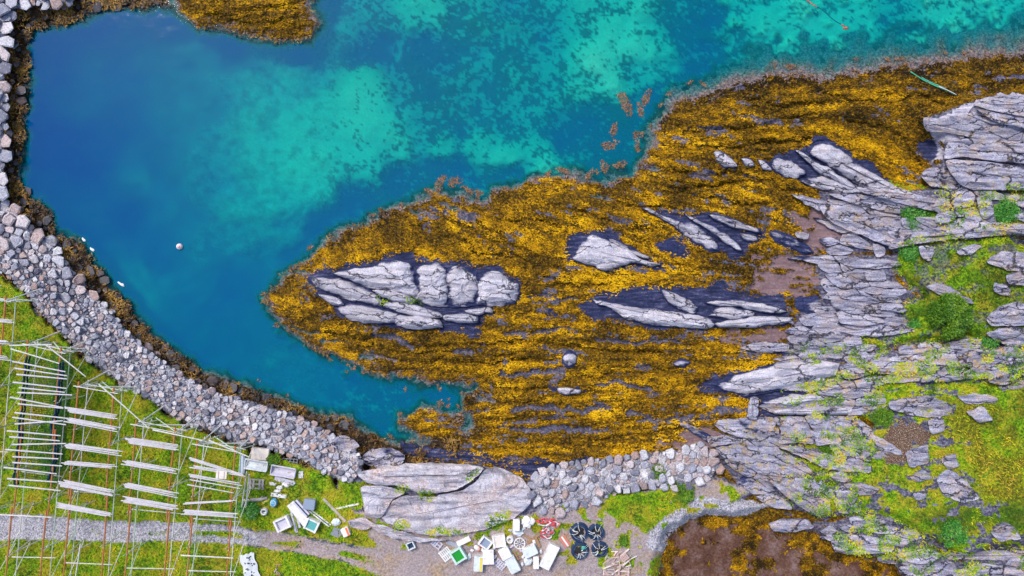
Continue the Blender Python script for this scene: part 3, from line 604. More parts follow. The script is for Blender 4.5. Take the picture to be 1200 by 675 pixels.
class MB:
    """collects faces of one part"""
    def __init__(s): s.v = []; s.f = []
    def add(s, vs, fs):
        k = len(s.v); s.v += [tuple(v) for v in vs]; s.f += [tuple(i + k for i in f) for f in fs]; return s
    def prism(s, poly, z0, z1, bev=.0, tf=None):
        n = len(poly); cx = sum(q[0] for q in poly) / n; cy = sum(q[1] for q in poly) / n
        rings = [(z0, 0)] + ([(z1 - bev, 0), (z1, bev)] if bev else [(z1, 0)])
        vs = []
        for z, ins in rings:
            for x, y in poly:
                d = math.hypot(x - cx, y - cy) or 1
                vs.append(Vector((x - (x - cx) / d * ins * 1.3, y - (y - cy) / d * ins * 1.3, z)))
        fs = [tuple(range(n))[::-1], tuple(range((len(rings) - 1) * n, len(rings) * n))]
        for r in range(len(rings) - 1):
            for i in range(n): fs.append((r * n + i, r * n + (i + 1) % n, (r + 1) * n + (i + 1) % n, (r + 1) * n + i))
        if tf: vs = [tf @ v for v in vs]
        return s.add(vs, fs)
    def box(s, cx, cy, z0, lx, ly, lz, ch=.0, bev=.0, rz=0.0, tf=None):
        a, b = lx / 2, ly / 2
        q = [(-a, -b), (a, -b), (a, b), (-a, b)] if not ch else [(-a + ch, -b), (a - ch, -b), (a, -b + ch), (a, b - ch), (a - ch, b), (-a + ch, b), (-a, b - ch), (-a, -b + ch)]
        c, d = math.cos(rz), math.sin(rz)
        q = [(cx + x * c - y * d, cy + x * d + y * c) for x, y in q]
        return s.prism(q, z0, z0 + lz, bev, tf)
    def tube(s, pts, r, n=6, r2=None, cap=True):
        pts = [Vector(p) for p in pts]; vs = []; fs = []
        for i, p in enumerate(pts):
            t = (pts[min(i + 1, len(pts) - 1)] - pts[max(i - 1, 0)]).normalized()
            u = t.orthogonal().normalized() if abs(t.z) > .95 else t.cross(Vector((0, 0, 1))).normalized()
            w_ = t.cross(u)
            rr = r if r2 is None else r + (r2 - r) * i / max(1, len(pts) - 1)
            for k in range(n):
                a = 2 * math.pi * k / n
                vs.append(p + (u * math.cos(a) + w_ * math.sin(a)) * rr)
        for i in range(len(pts) - 1):
            for k in range(n): fs.append((i * n + k, i * n + (k + 1) % n, (i + 1) * n + (k + 1) % n, (i + 1) * n + k))
        if cap: fs += [tuple(range(n))[::-1], tuple(range((len(pts) - 1) * n, len(pts) * n))]
        return s.add(vs, fs)
    def torus(s, c, R1, r, n=20, k=6, zs=1.0, wob=0.0, seed=0):
        rg = random.Random(seed); ph = rg.random() * 6
        vs = []; fs = []
        for i in range(n):
            a = 2 * math.pi * i / n; rr = R1 * (1 + wob * math.sin(3 * a + ph)); 
            for j in range(k):
                b = 2 * math.pi * j / k
                vs.append((c[0] + math.cos(a) * (rr + r * math.cos(b)), c[1] + math.sin(a) * (rr + r * math.cos(b)), c[2] + r * math.sin(b) * zs + wob * r * math.sin(2 * a + ph)))
        for i in range(n):
            for j in range(k): fs.append((i * k + j, ((i + 1) % n) * k + j, ((i + 1) % n) * k + (j + 1) % k, i * k + (j + 1) % k))
        return s.add(vs, fs)
    def lump(s, c, rx, ry, rz_, amp=.2, seed=0, n=14, k=8, low=.0):
        rg = random.Random(seed); o1, o2 = rg.random() * 50, rg.random() * 50
        vs = [(c[0], c[1], c[2] + rz_)]; fs = []
        for j in range(1, k):
            t = math.pi * j / k
            for i in range(n):
                a = 2 * math.pi * i / n
                f = 1 + amp * 2 * (float(fbm(o1 + 2 * math.cos(a) + j * .4, o2 + 2 * math.sin(a) + j * .3, 5, 2)) - .5)
                vs.append((c[0] + rx * f * math.sin(t) * math.cos(a), c[1] + ry * f * math.sin(t) * math.sin(a), c[2] + max(rz_ * f * math.cos(t), -rz_ * .95 if not low else -low)))
        vs.append((c[0], c[1], c[2] - (low or rz_)))
        for i in range(n): fs.append((0, 1 + i, 1 + (i + 1) % n))
        for j in range(k - 2):
            for i in range(n): fs.append((1 + j * n + i, 1 + (j + 1) * n + i, 1 + (j + 1) * n + (i + 1) % n, 1 + j * n + (i + 1) % n))
        b = 1 + (k - 2) * n
        for i in range(n): fs.append((b + i, len(vs) - 1, b + (i + 1) % n))
        return s.add(vs, fs)
    def mesh(s, name):
        me = bpy.data.meshes.new(name); me.from_pydata(s.v, [], s.f); me.update(); return me
    def build(s, name, mat, parent=None, sm=False):
        me = s.mesh(name); me.materials.append(mat if not isinstance(mat, str) else MP[mat])
        if sm: smooth(me)
        return link(bpy.data.objects.new(name, me), parent)

# ------------------------------------------------------------------ the ground
k = (ALT - Z) / ALT / PPM
co = np.stack([(X - 600) * k, (337.5 - Y) * k, Z], -1).reshape(-1, 3)
nv, nu = X.shape
ii = (np.arange(nv - 1)[:, None] * nu + np.arange(nu - 1)[None, :]).ravel()
quads = np.stack([ii, ii + nu, ii + nu + 1, ii + 1], 1)
me = arrmesh('ground', co, quads)
cattr(me, 'coverA', WK, WDARK, WMUD)
cattr(me, 'coverB', WPOOL, WKP, WG)
cattr(me, 'coverC', WDIRT, sstep(-10, 10, sdist(OLIVE, WX, WY, 30)) * sstep(.3, .55, fbm(X / 20, Y / 16, 38, 3)), np.maximum(.7 * sstep(-8, 8, sdist(DARKG, WX, WY, 30)), .45 * sstep(-2, 8, sdist(GRASS_R1, WX, WY, 30)) * sstep(.38, .6, fbm(X / 22, Y / 18, 99, 3))))
fattr(me, 'sand', WS); fattr(me, 'band', WBAND); fattr(me, 'bare', WKH); fattr(me, 'gravel', WGRAV); fattr(me, 'soil', WSOIL)
fattr(me, 'onland', sstep(-2, 2, np.maximum(land, -5)))
me.materials.append(M_GROUND); smooth(me)
g = link(bpy.data.objects.new('ground', me))
tag(g, 'sloping shore and sea floor with rock, turf, dirt and sand', kind='structure')

# ------------------------------------------------------------------ the sea
s3 = slice(None, None, 2)
Xw, Yw, Zw = X[s3, s3], Y[s3, s3], Z[s3, s3]
co = np.stack([(Xw - 600) / PPM, (337.5 - Yw) / PPM, Xw * 0], -1).reshape(-1, 3)
nv2, nu2 = Xw.shape
ii = (np.arange(nv2 - 1)[:, None] * nu2 + np.arange(nu2 - 1)[None, :]).ravel()
qd = np.stack([ii, ii + nu2, ii + nu2 + 1, ii + 1], 1)
zf = Zw.ravel(); keep = zf[qd].min(1) < .05
used = np.unique(qd[keep]); rm = np.full(len(zf), -1); rm[used] = np.arange(len(used))
me = arrmesh('sea', co[used], rm[qd[keep]])
fattr(me, 'depth', np.clip(-zf, 0, 9)[used])
m = N('sea_water'); p = m.pos(); d = m.attr('depth', 'Fac')
def ex(kk): return m.math('POWER', 2.718, m.math('MULTIPLY', d, -kk))
cmb = m.n('ShaderNodeCombineColor')
m.set(cmb.inputs[0], ex(1.7)); m.set(cmb.inputs[1], ex(.07)); m.set(cmb.inputs[2], ex(.085))
tr = m.n('ShaderNodeBsdfTransparent'); m.set(tr.inputs[0], cmb.outputs[0])
df = m.n('ShaderNodeBsdfDiffuse')
m.set(df.inputs[0], m.ramp(m.math('MULTIPLY', d, .20), [(.2, (.001, .27, .38)), (.45, (.001, .19, .40)), (.9, (.0005, .115, .40))]))
mx = m.n('ShaderNodeMixShader'); m.set(mx.inputs[0], m.math('MULTIPLY', m.math('SUBTRACT', 1.0, ex(.75)), .58))
m.t.links.new(tr.outputs[0], mx.inputs[1]); m.t.links.new(df.outputs[0], mx.inputs[2])
gl = m.n('ShaderNodeBsdfGlossy'); gl.inputs['Roughness'].default_value = .05
bp = m.n('ShaderNodeBump'); bp.inputs['Strength'].default_value = .3; bp.inputs['Distance'].default_value = .06
hh = m.math('ADD', m.noise(m.map(p, (1, .45, 1), R(20)), 3.2, 4, .6), m.math('MULTIPLY', m.noise(p, .7, 3), .8))
m.set(bp.inputs['Height'], hh); m.t.links.new(bp.outputs[0], gl.inputs['Normal']); m.t.links.new(bp.outputs[0], df.inputs['Normal'])
fr = m.n('ShaderNodeFresnel'); fr.inputs['IOR'].default_value = 1.2; m.t.links.new(bp.outputs[0], fr.inputs['Normal'])
m2 = m.n('ShaderNodeMixShader'); m.t.links.new(fr.outputs[0], m2.inputs[0])
m.t.links.new(mx.outputs[0], m2.inputs[1]); m.t.links.new(gl.outputs[0], m2.inputs[2])
m.t.links.new(m2.outputs[0], m.out.inputs['Surface'])
me.materials.append(m.m); smooth(me)
sea = link(bpy.data.objects.new('sea', me))
tag(sea, 'clear turquoise and blue sea water of the bay', kind='structure')

# ------------------------------------------------------------------ bedrock slabs
def resample(poly, step):
    q = np.asarray(poly, float); n = len(q); pts = []
    for i in range(n):
        a, b, c, d = q[i - 1], q[i], q[(i + 1) % n], q[(i + 2) % n]
        m_ = max(1, int(round(np.hypot(*(c - b)) / step)))
        for t in np.arange(m_) / m_:
            # half-tension spline keeps some corner
            t2, t3 = t * t, t * t * t
            s_ = .26
            m1 = (c - a) * s_; m2_ = (d - b) * s_
            pts.append((2 * t3 - 3 * t2 + 1) * b + (t3 - 2 * t2 + t) * m1 + (-2 * t3 + 3 * t2) * c + (t3 - t2) * m2_)
    return np.array(pts)
TSD = np.array([0, .03, .08, .14, .21, .3, .42, .58, .78, .95])
TS = np.array([0, .035, .09, .18, .32, .5, .72, .95])
def slab_mesh(name, poly, hmax, ang, seed, origin, step=3.0, sink=.25, ts=TS, rough=1.0, p=2.6, tilt=(0, 0), edge=.30, grow=0.0, flat=False, jag=2.2):
    q = resample(poly, step); n = len(q)
    q = q + np.stack([fbm(q[:, 0] / 7, q[:, 1] / 7, seed, 3) - .5, fbm(q[:, 0] / 7, q[:, 1] / 7, seed + 7, 3) - .5], 1) * jag
    c = q.mean(0); e = q - c
    q = q + e / (np.hypot(e[:, 0], e[:, 1])[:, None] + 1e-6) * grow; e = q - c
    wv, vv = np.linalg.eigh(e.T @ e); ax = vv[:, 1]
    la = e @ ax; L = (la.max() - la.min()) / 2; Wd = ((e @ vv[:, 0]).max() - (e @ vv[:, 0]).min()) / 2
    sp = np.clip(la, la.min() + Wd, la.max() - Wd) if L > Wd * 1.15 else la * 0
    tgt = c + np.outer(sp * .9, ax)
    rings = []
    ca, sa = math.cos(ang), math.sin(ang)
    for i, t in enumerate(ts):
        r = q * (1 - t) + tgt * t
        gz = H(r[:, 0], r[:, 1]); 
        s_ = (r[:, 0] * ca + r[:, 1] * sa); t_ = (-r[:, 0] * sa + r[:, 1] * ca)
        prof = 1 - (1 - min(1, t * 1.25 + (edge if i else 0))) ** p if i else 0
        dz = (fbm(s_ / 26, t_ / 5, seed + 3, 4) - .5) * .42 * rough * min(1, i / 2) + (fbm(r[:, 0] / 12, r[:, 1] / 12, seed + 5, 2) - .5) * .25 * rough * min(1, i / 2)
        step_ = -.14 * rough * sstep(.5, .54, vn(s_ / 30, t_ / 6, seed + 9)) * min(1, i / 3)
        tl = (r[:, 0] - c[0]) * tilt[0] + (r[:, 1] - c[1]) * tilt[1]
        base = H(c[0], c[1]) * .5 + gz * .5
        z = (gz - sink) if i == 0 else base + hmax * prof + (dz + step_) * min(1.0, hmax + .3) + tl * min(1, i / 2)
        if i: z = np.maximum(z, gz - .05)
        kk = (ALT - z) / ALT / PPM
        rings.append(np.stack([(r[:, 0] - 600) * kk, (337.5 - r[:, 1]) * kk, z], 1))
    co = np.concatenate(rings) - np.array(origin)
    m_ = len(ts); a = np.arange(n); b = (a + 1) % n
    qd = np.concatenate([np.stack([i * n + a, (i + 1) * n + a, (i + 1) * n + b, i * n + b], 1) for i in range(m_ - 1)])
    ctr = co[(m_ - 1) * n:].mean(0); co = np.vstack([co, ctr[None]])
    tr = np.stack([(m_ - 1) * n + a, np.full(n, m_ * n), (m_ - 1) * n + b], 1)
    # outward winding: pixel y runs down, so the order depends on the traced direction
    area = np.sum(q[:, 0] * np.roll(q[:, 1], -1) - np.roll(q[:, 0], -1) * q[:, 1])
    if area < 0: qd = qd[:, ::-1]; tr = tr[:, ::-1]
    me = arrmesh(name, co, qd, tr); smooth(me, not flat)
    return me
def outcrop(label, slabs, mat, ang, hmax=.6, seed=0, tilt=(0, 0), rough=1.0, name='rock_outcrop', cat='rock outcrop', group='bare rock outcrops of the shore'):
    allp = np.concatenate([np.asarray(s_, float) for s_ in slabs]); c = allp.mean(0)
    o = thing(name, label, cat, G(c[0], c[1]), 0, group)
    for i, s_ in enumerate(slabs):
        me = slab_mesh('slab', s_, hmax * (1 + .25 * math.sin(i * 2.3 + seed)), R(ang), seed * 50 + i * 11 + 1, o.location, tilt=tilt, rough=rough, **(dict(edge=.10, grow=2.2, p=2.0, ts=TSD, jag=3.2, flat=True, step=2.4) if mat in ('tip', 'diag') else dict(edge=.55, grow=1.1, flat=True, jag=4.0 if mat in ('knob', 'boss') else 2.6)))
        me.materials.append(M_ROCK[mat]); link(bpy.data.objects.new('slab', me), o)
    return o
traced = []
def oc(label, slabs, *a, **k):
    traced.extend(slabs); return outcrop(label, slabs, *a, **k)
for a_, k_ in TIPS: oc(*a_, **k_)
oc('stripped thin slabs scattered on the mud edge below the fan', [
    [(968, 292), (983, 288), (1000, 293), (993, 298), (973, 298)], [(960, 281), (975, 279), (984, 284), (972, 288)], [(933, 272), (947, 274), (945, 280), (935, 278)]], 'flat', 10, .3, 10)
oc('dark square rock split by a crack beside the mud flat', [[(932, 352), (940, 350), (943, 365), (937, 365)], [(942, 350), (960, 348), (963, 358), (960, 365), (945, 365)]], 'tip', 0, .25, 11)
oc('low narrow slab on the kelp edge west of the whitest shore stones', [[(868, 408), (880, 403), (900, 401), (924, 404), (921, 411), (890, 412)]], 'flat', 0, .35, 12)
zone_traced = {
 'n': [[(960, 240), (972, 238), (1010, 248), (1047, 268), (1060, 277), (1040, 288), (1010, 275), (977, 262), (966, 252)],
       [(973, 227), (1000, 227), (1033, 232), (1060, 238), (1087, 243), (1050, 250), (1017, 242), (987, 234)],
       [(1043, 292), (1047, 282), (1087, 268), (1133, 260), (1193, 262), (1250, 262), (1250, 275), (1183, 275), (1133, 279), (1087, 284)],
       [(1012, 226), (1073, 228), (1113, 235), (1118, 242), (1090, 246), (1040, 234)],
       [(1115, 226), (1130, 222), (1142, 229), (1140, 240), (1127, 243), (1117, 236)], [(1145, 232), (1160, 230), (1164, 250), (1152, 256)], [(1098, 252), (1112, 248), (1122, 252), (1110, 261), (1098, 260)]],
 'shore': [[(968, 322), (983, 319), (1000, 331), (997, 338), (977, 333)], [(992, 310), (1010, 304), (1040, 304), (1058, 308), (1047, 313), (1010, 314)],
       [(975, 352), (997, 352), (1030, 361), (1034, 367), (1000, 367), (978, 360)], [(983, 369), (1010, 368), (1040, 376), (1013, 382), (987, 379)],
       [(938, 370), (973, 367), (983, 374), (978, 380), (943, 381)], [(923, 394), (943, 393), (965, 402), (963, 408), (943, 407), (927, 401)],
       [(920, 388), (937, 382), (948, 387), (935, 393)], [(934, 419), (943, 410), (958, 412), (969, 422), (953, 426), (937, 425)],
       [(988, 412), (1003, 407), (1016, 415), (1010, 424), (993, 424)], [(985, 388), (1030, 385), (1067, 383), (1072, 388), (1047, 392), (1010, 394)],
       [(990, 396), (1007, 394), (1009, 403), (992, 405)], [(983, 343), (1005, 340), (1022, 348), (1015, 352), (990, 350)], [(1022, 286), (1036, 290), (1036, 298), (1027, 300)]],
 'ridge': [[(1122, 413), (1140, 408), (1163, 412), (1187, 410), (1170, 425), (1147, 433), (1127, 427)], [(1015, 424), (1065, 416), (1118, 415), (1132, 428), (1118, 443), (1060, 440), (1020, 436)],
       [(1160, 436), (1188, 428), (1196, 440), (1180, 450), (1160, 448)], [(985, 428), (1012, 424), (1020, 438), (990, 444)]],
 'south': [[(837, 497), (845, 492), (877, 490), (905, 489), (912, 505), (908, 519), (886, 515), (866, 512), (848, 506)], [(908, 490), (941, 489), (950, 505), (952, 520), (935, 519), (913, 519), (916, 505)],
       [(944, 489), (966, 488), (976, 505), (986, 517), (957, 521), (955, 506)], [(969, 488), (1000, 489), (1018, 500), (1026, 517), (1005, 519), (990, 517), (979, 503)],
       [(840, 528), (846, 523), (866, 522), (889, 523), (912, 527), (935, 539), (956, 555), (945, 559), (923, 558), (895, 556), (871, 545), (851, 538)],
       [(914, 524), (935, 523), (958, 529), (981, 535), (1000, 538), (1020, 545), (1018, 554), (990, 552), (968, 549), (945, 538)],
       [(829, 512), (845, 511), (871, 518), (846, 521), (834, 523)], [(900, 562), (925, 562), (950, 580), (972, 600), (955, 604), (930, 588)],
       [(985, 522), (1010, 521), (1020, 540), (1005, 537), (990, 534)]],
 'ne': [[(1142, 123), (1160, 113), (1190, 113), (1240, 116), (1240, 132), (1200, 136), (1167, 130)], [(1146, 128), (1170, 132), (1200, 140), (1240, 140), (1240, 152), (1200, 150), (1165, 142)],
       [(1083, 138), (1100, 139), (1133, 148), (1163, 157), (1160, 163), (1133, 160), (1113, 155), (1087, 154)], [(1113, 165), (1140, 163), (1200, 168), (1240, 170), (1240, 192), (1180, 190), (1130, 184), (1107, 186)],
       [(1109, 189), (1140, 188), (1200, 196), (1240, 198), (1240, 222), (1180, 222), (1140, 222), (1122, 212)], [(1080, 207), (1087, 198), (1107, 197), (1120, 212), (1112, 220), (1093, 218)]],
 'rim': [[(975, 634), (1010, 627), (1047, 637), (1043, 647), (1000, 649), (980, 646)], [(1052, 650), (1087, 643), (1103, 652), (1087, 660), (1060, 658)], [(1113, 649), (1160, 645), (1230, 645), (1230, 655), (1113, 656)],
       [(1057, 664), (1113, 658), (1120, 670), (1090, 680), (1057, 672)], [(962, 622), (972, 618), (980, 622), (972, 627)], [(985, 619), (1000, 615), (1011, 620), (997, 625)]]}
ZL = {'n': ('bedrock ridge of long slabs north of the bright green turf', 'fan', .5), 'shore': ('jumble of narrow grey slabs between mud flat and turf', 'flat', .38), 'ridge': ('broad lichen-blotched rock ridge south of the turf hollow with the round shrub', 'high', .5),
      'south': ('great pale slabs split by curved cracks above the tide pool', 'high', .5), 'ne': ('massive smooth slabs in the top right corner beside the kelp', 'fan', .40), 'rim': ('row of dark-edged slabs along the tide pool rim, lower right', 'knob', .45)}

def clip_half(poly, px, py, nx, ny):
    outp = []; n = len(poly)
    for i in range(n):
        a = poly[i]; b = poly[(i + 1) % n]
        da = (a[0] - px) * nx + (a[1] - py) * ny; db = (b[0] - px) * nx + (b[1] - py) * ny
        if da <= 0: outp.append(a)
        if (da < 0 < db) or (db < 0 < da):
            t = da / (da - db); outp.append((a[0] + (b[0] - a[0]) * t, a[1] + (b[1] - a[1]) * t))
    return outp
def voronoi(pts, rad, gap):
    """cells of a point set, clipped by its neighbours, shrunk by a gap"""
    pts = np.asarray(pts); res = []
    for i, (x, y) in enumerate(pts):
        d = np.hypot(pts[:, 0] - x, pts[:, 1] - y); nb = np.where((d < rad * 3.2) & (d > 0))[0]
        nb = nb[np.argsort(d[nb])][:16]
        poly = [(x + rad * 1.4 * math.cos(a), y + rad * 1.4 * math.sin(a)) for a in np.arange(10) * math.pi / 5]
        for j in nb:
            dx, dy = pts[j] - pts[i]; L = math.hypot(dx, dy)
            poly = clip_half(poly, x + dx / 2 - dx / L * gap, y + dy / 2 - dy / L * gap, dx / L, dy / L)
            if len(poly) < 3: break
        res.append(poly if len(poly) >= 3 else None)
    return res
rng = np.random.default_rng(7); rnd = random.Random(7)
def zone_cells(poly, ang, sp, seed):
    rg = np.random.default_rng(seed)
    q = np.asarray(poly, float); c = q.mean(0); a = R(ang); ca, sa = math.cos(a), math.sin(a)
    L = np.hypot(*(q - c).T).max()
    pts = []
    for iy, t in enumerate(np.arange(-L, L, sp[1])):
        for s_ in np.arange(-L, L, sp[0]):
            pts.append((( s_ + sp[0] * (.5 * (iy % 2) + rg.uniform(-.38, .38))) / sp[0], (t + sp[1] * rg.uniform(-.36, .36)) / sp[1]))
    pts = np.array(pts)
    wp = np.stack([c[0] + pts[:, 0] * sp[0] * ca - pts[:, 1] * sp[1] * sa, c[1] + pts[:, 0] * sp[0] * sa + pts[:, 1] * sp[1] * ca], 1)
    ok = inpoly(q, wp[:, 0], wp[:, 1]) > -25
    pts = pts[ok]; wp = wp[ok]
    cells = voronoi(pts, 1.0, .022); res = []
    ins = inpoly(q, wp[:, 0], wp[:, 1]) > 1
    for cl, o_ in zip(cells, ins):
        if cl and o_:
            res.append([(c[0] + x * sp[0] * ca - y * sp[1] * sa, c[1] + x * sp[0] * sa + y * sp[1] * ca) for x, y in cl])
    return res
TSV = np.array([0, .06, .18, .4, .7, .95])
for zi, (nm, ang, sp, q) in enumerate(ROCKZ):
    lb, mt, hm = ZL[nm]
    o = outcrop(lb, zone_traced[nm], mt, ang, hm, 20 + zi)
    for ci, cl in enumerate(zone_cells(q, ang, sp, 100 + zi)):
        c = np.mean(cl, 0)
        if any(inpoly(t_, c[0], c[1])[0] > 1.5 for t_ in zone_traced[nm] + traced): continue
        if look(WG, c[0], c[1]) > .55 and rnd.random() < .85: continue
        if look(WSOIL, c[0], c[1]) > .5: continue
        me = slab_mesh('slab', cl, hm * rnd.uniform(.35, .85), R(ang), 900 + zi * 300 + ci, o.location, 3.4, ts=TSV, tilt=(rnd.uniform(-.004, .004), rnd.uniform(-.014, .014)), edge=.5, flat=True, jag=3.2)
        me.materials.append(M_ROCK[mt]); link(bpy.data.objects.new('slab', me), o)

# knobs of rock in the turf
KN = [
 ('grey rounded knob on the right edge, just above the pale-veined one', [[(1157, 373), (1177, 357), (1200, 355), (1226, 360), (1222, 378), (1187, 381), (1163, 382)]], .7),
 ('pale-veined rock knob on the right edge below the rounded grey one', [[(1157, 391), (1177, 383), (1200, 385), (1226, 390), (1226, 408), (1190, 408), (1167, 398)]], .7),
 ('weathered knob with yellow lichen at the upper right of the turf', [[(1157, 306), (1173, 295), (1200, 297), (1222, 300), (1217, 318), (1180, 315)], [(1180, 322), (1200, 317), (1214, 320), (1208, 333), (1182, 332)]], .6),
 ('flat grey rock lying just above the round shrub', [[(1085, 336), (1100, 332), (1127, 343), (1122, 347), (1105, 345)], [(1125, 346), (1136, 350), (1140, 357), (1131, 353)]], .35),
 ('small rounded rock right of the round shrub', [[(1166, 332), (1183, 337), (1182, 346), (1166, 341)]], .4),
 ('small flat rock in the upper middle of the bright turf', [[(1123, 293), (1147, 286), (1149, 290), (1135, 299), (1125, 298)]], .3),
 ('upright grey block at the northwest corner of the turf', [[(1078, 289), (1090, 289), (1093, 296), (1090, 306), (1081, 301)]], .6),
 ('long yellow-blotched slab at the top of the olive heath', [[(1043, 471), (1087, 465), (1113, 474), (1117, 485), (1087, 488), (1048, 482)]], .5),
 ('narrow pale slab at the upper right of the olive heath', [[(1123, 463), (1150, 462), (1168, 466), (1165, 471), (1135, 473)]], .4),
 ('pale wedge-shaped rock on the edge of the olive heath', [[(1133, 483), (1153, 478), (1162, 493), (1145, 493)]], .45),
 ('bluish block northeast of the bare soil patch', [[(1088, 493), (1103, 489), (1106, 505), (1093, 508)]], .45),
 ('blue-grey rock set in the bottom of the bare soil patch', [[(1062, 530), (1087, 522), (1086, 543), (1067, 546)]], .45),
 ('small white-flecked rock east of the bare soil patch', [[(1103, 538), (1118, 532), (1123, 545), (1111, 549)]], .4),
 ('largest pale blue-white rock in the southern heath', [[(1098, 560), (1113, 551), (1133, 566), (1148, 583), (1130, 588), (1107, 581)]], .5),
 ('ragged pale rock under the bare soil patch', [[(1067, 559), (1080, 550), (1092, 560), (1076, 564)], [(1071, 579), (1087, 574), (1083, 584), (1075, 586)]], .35),
 ('grey rock alone in the dark green grass, lower right', [[(1162, 622), (1183, 614), (1195, 630), (1170, 633)]], .5),
 ('oval dark-edged slab in the northern corner of the tide pool', [[(902, 614), (920, 608), (943, 609), (954, 617), (930, 624), (907, 622)]], .7),
 ('pale tilted rocks in the mossy ground above the tide pool', [[(953, 571), (963, 563), (966, 572), (958, 585), (952, 580)], [(978, 590), (986, 570), (1003, 582), (1008, 600), (985, 600)], [(990, 568), (1005, 566), (1030, 572), (1020, 580), (1002, 578)]], .5),
 ('thin pale ledge at the top of the mossy ground above the tide pool', [[(972, 556), (985, 553), (998, 562), (990, 566), (978, 562)]], .35)]
for i, (lb, sl, hm) in enumerate(KN):
    oc(lb, sl, 'knob', 10, hm * .7, 60 + i, rough=1.4)
# the big slab above the track
oc('huge smooth grey slab behind the plastic crates at the track', [
    [(419, 554), (440, 549), (463, 545), (500, 543), (545, 545), (566, 548), (556, 560), (541, 570), (520, 577), (492, 578), (475, 571), (450, 569), (430, 566)],
    [(566, 551), (580, 548), (596, 552), (614, 562), (622, 574), (622, 590), (602, 607), (570, 620), (546, 625), (510, 628), (490, 626), (466, 619), (446, 606), (454, 592), (474, 580), (500, 582), (522, 580), (545, 573), (560, 562)],
    [(424, 572), (450, 570), (473, 577), (456, 590), (447, 606), (430, 603)], [(428, 612), (455, 618), (490, 629), (525, 632), (490, 635), (450, 627)], [(409, 610), (425, 607), (440, 614), (430, 620), (412, 618)]], 'boss', 15, .55, 90, rough=1.1)
oc('pale flat-topped boulder at the top of the stone slope', [[(387, 519), (398, 511), (413, 515), (421, 523), (411, 529), (397, 528)]], 'knob', 0, .8, 91, name='boulder', cat='boulder', group='single boulders')
oc('big pinkish boulder standing just north of the huge slab', [[(424, 537), (437, 527), (457, 525), (474, 534), (469, 544), (452, 549), (433, 545)]], 'knob', 0, .95, 92, name='boulder', cat='boulder', group='single boulders')
oc('upright grey block wedged by the dark-nosed rock tongue', [[(876, 487), (880, 467), (889, 468), (886, 490)]], 'flat', 80, .8, 93, name='boulder', cat='boulder', group='single boulders')
oc('small round boulder sitting in the kelp south of the cracked dark outcrop', [[(660, 419), (666, 412), (673, 415), (674, 424), (668, 429), (661, 427)]], 'tip', 0, .4, 94, name='boulder', cat='boulder', group='single boulders')

# ------------------------------------------------------------------ loose stones
def poisson(poly, rmin, rmax, seed, tries=14000, rf=None):
    q = np.asarray(poly, float); rg = np.random.default_rng(seed)
    lo = q.min(0); hi = q.max(0)
    c = rg.uniform(lo, hi, (tries, 2)); c = c[inpoly(q, c[:, 0], c[:, 1]) > 0]
    rr = rmin + (rmax - rmin) * rg.random(len(c)) ** 2.4
    if rf is not None: rr = rr * rf(c[:, 0], c[:, 1])
    o_ = np.argsort(-rr[:len(c)] + rg.normal(0, .8, len(c))); c = c[o_]; rr = rr[o_]
    pts = np.zeros((0, 2)); rad = np.zeros(0)
    for p_, r_ in zip(c, rr):
        if len(pts) == 0 or (np.hypot(pts[:, 0] - p_[0], pts[:, 1] - p_[1]) > (rad + r_) * .92).all():
            pts = np.vstack([pts, p_]); rad = np.append(rad, r_)
    return pts, rad
def power_cells(pts, rad, gap):
    res = []
    for i, (x, y) in enumerate(pts):
        d = np.hypot(pts[:, 0] - x, pts[:, 1] - y); nb = np.where((d < rad[i] * 2 + 22) & (d > 0))[0]
        nb = nb[np.argsort(d[nb] - rad[nb])][:16]; ph = rnd.random() * 6
        poly = [(x + rad[i] * 1.75 * math.cos(a + ph), y + rad[i] * 1.6 * math.sin(a + ph)) for a in np.arange(6) * 2 * math.pi / 6]
        for j in nb:
            dx, dy = pts[j] - pts[i]; L = math.hypot(dx, dy)
            t = L * rad[i] / (rad[i] + rad[j]) - gap
            poly = clip_half(poly, x + dx / L * t, y + dy / L * t, dx / L, dy / L)
            if len(poly) < 3: break
        res.append(poly if len(poly) >= 3 else None)
    return res
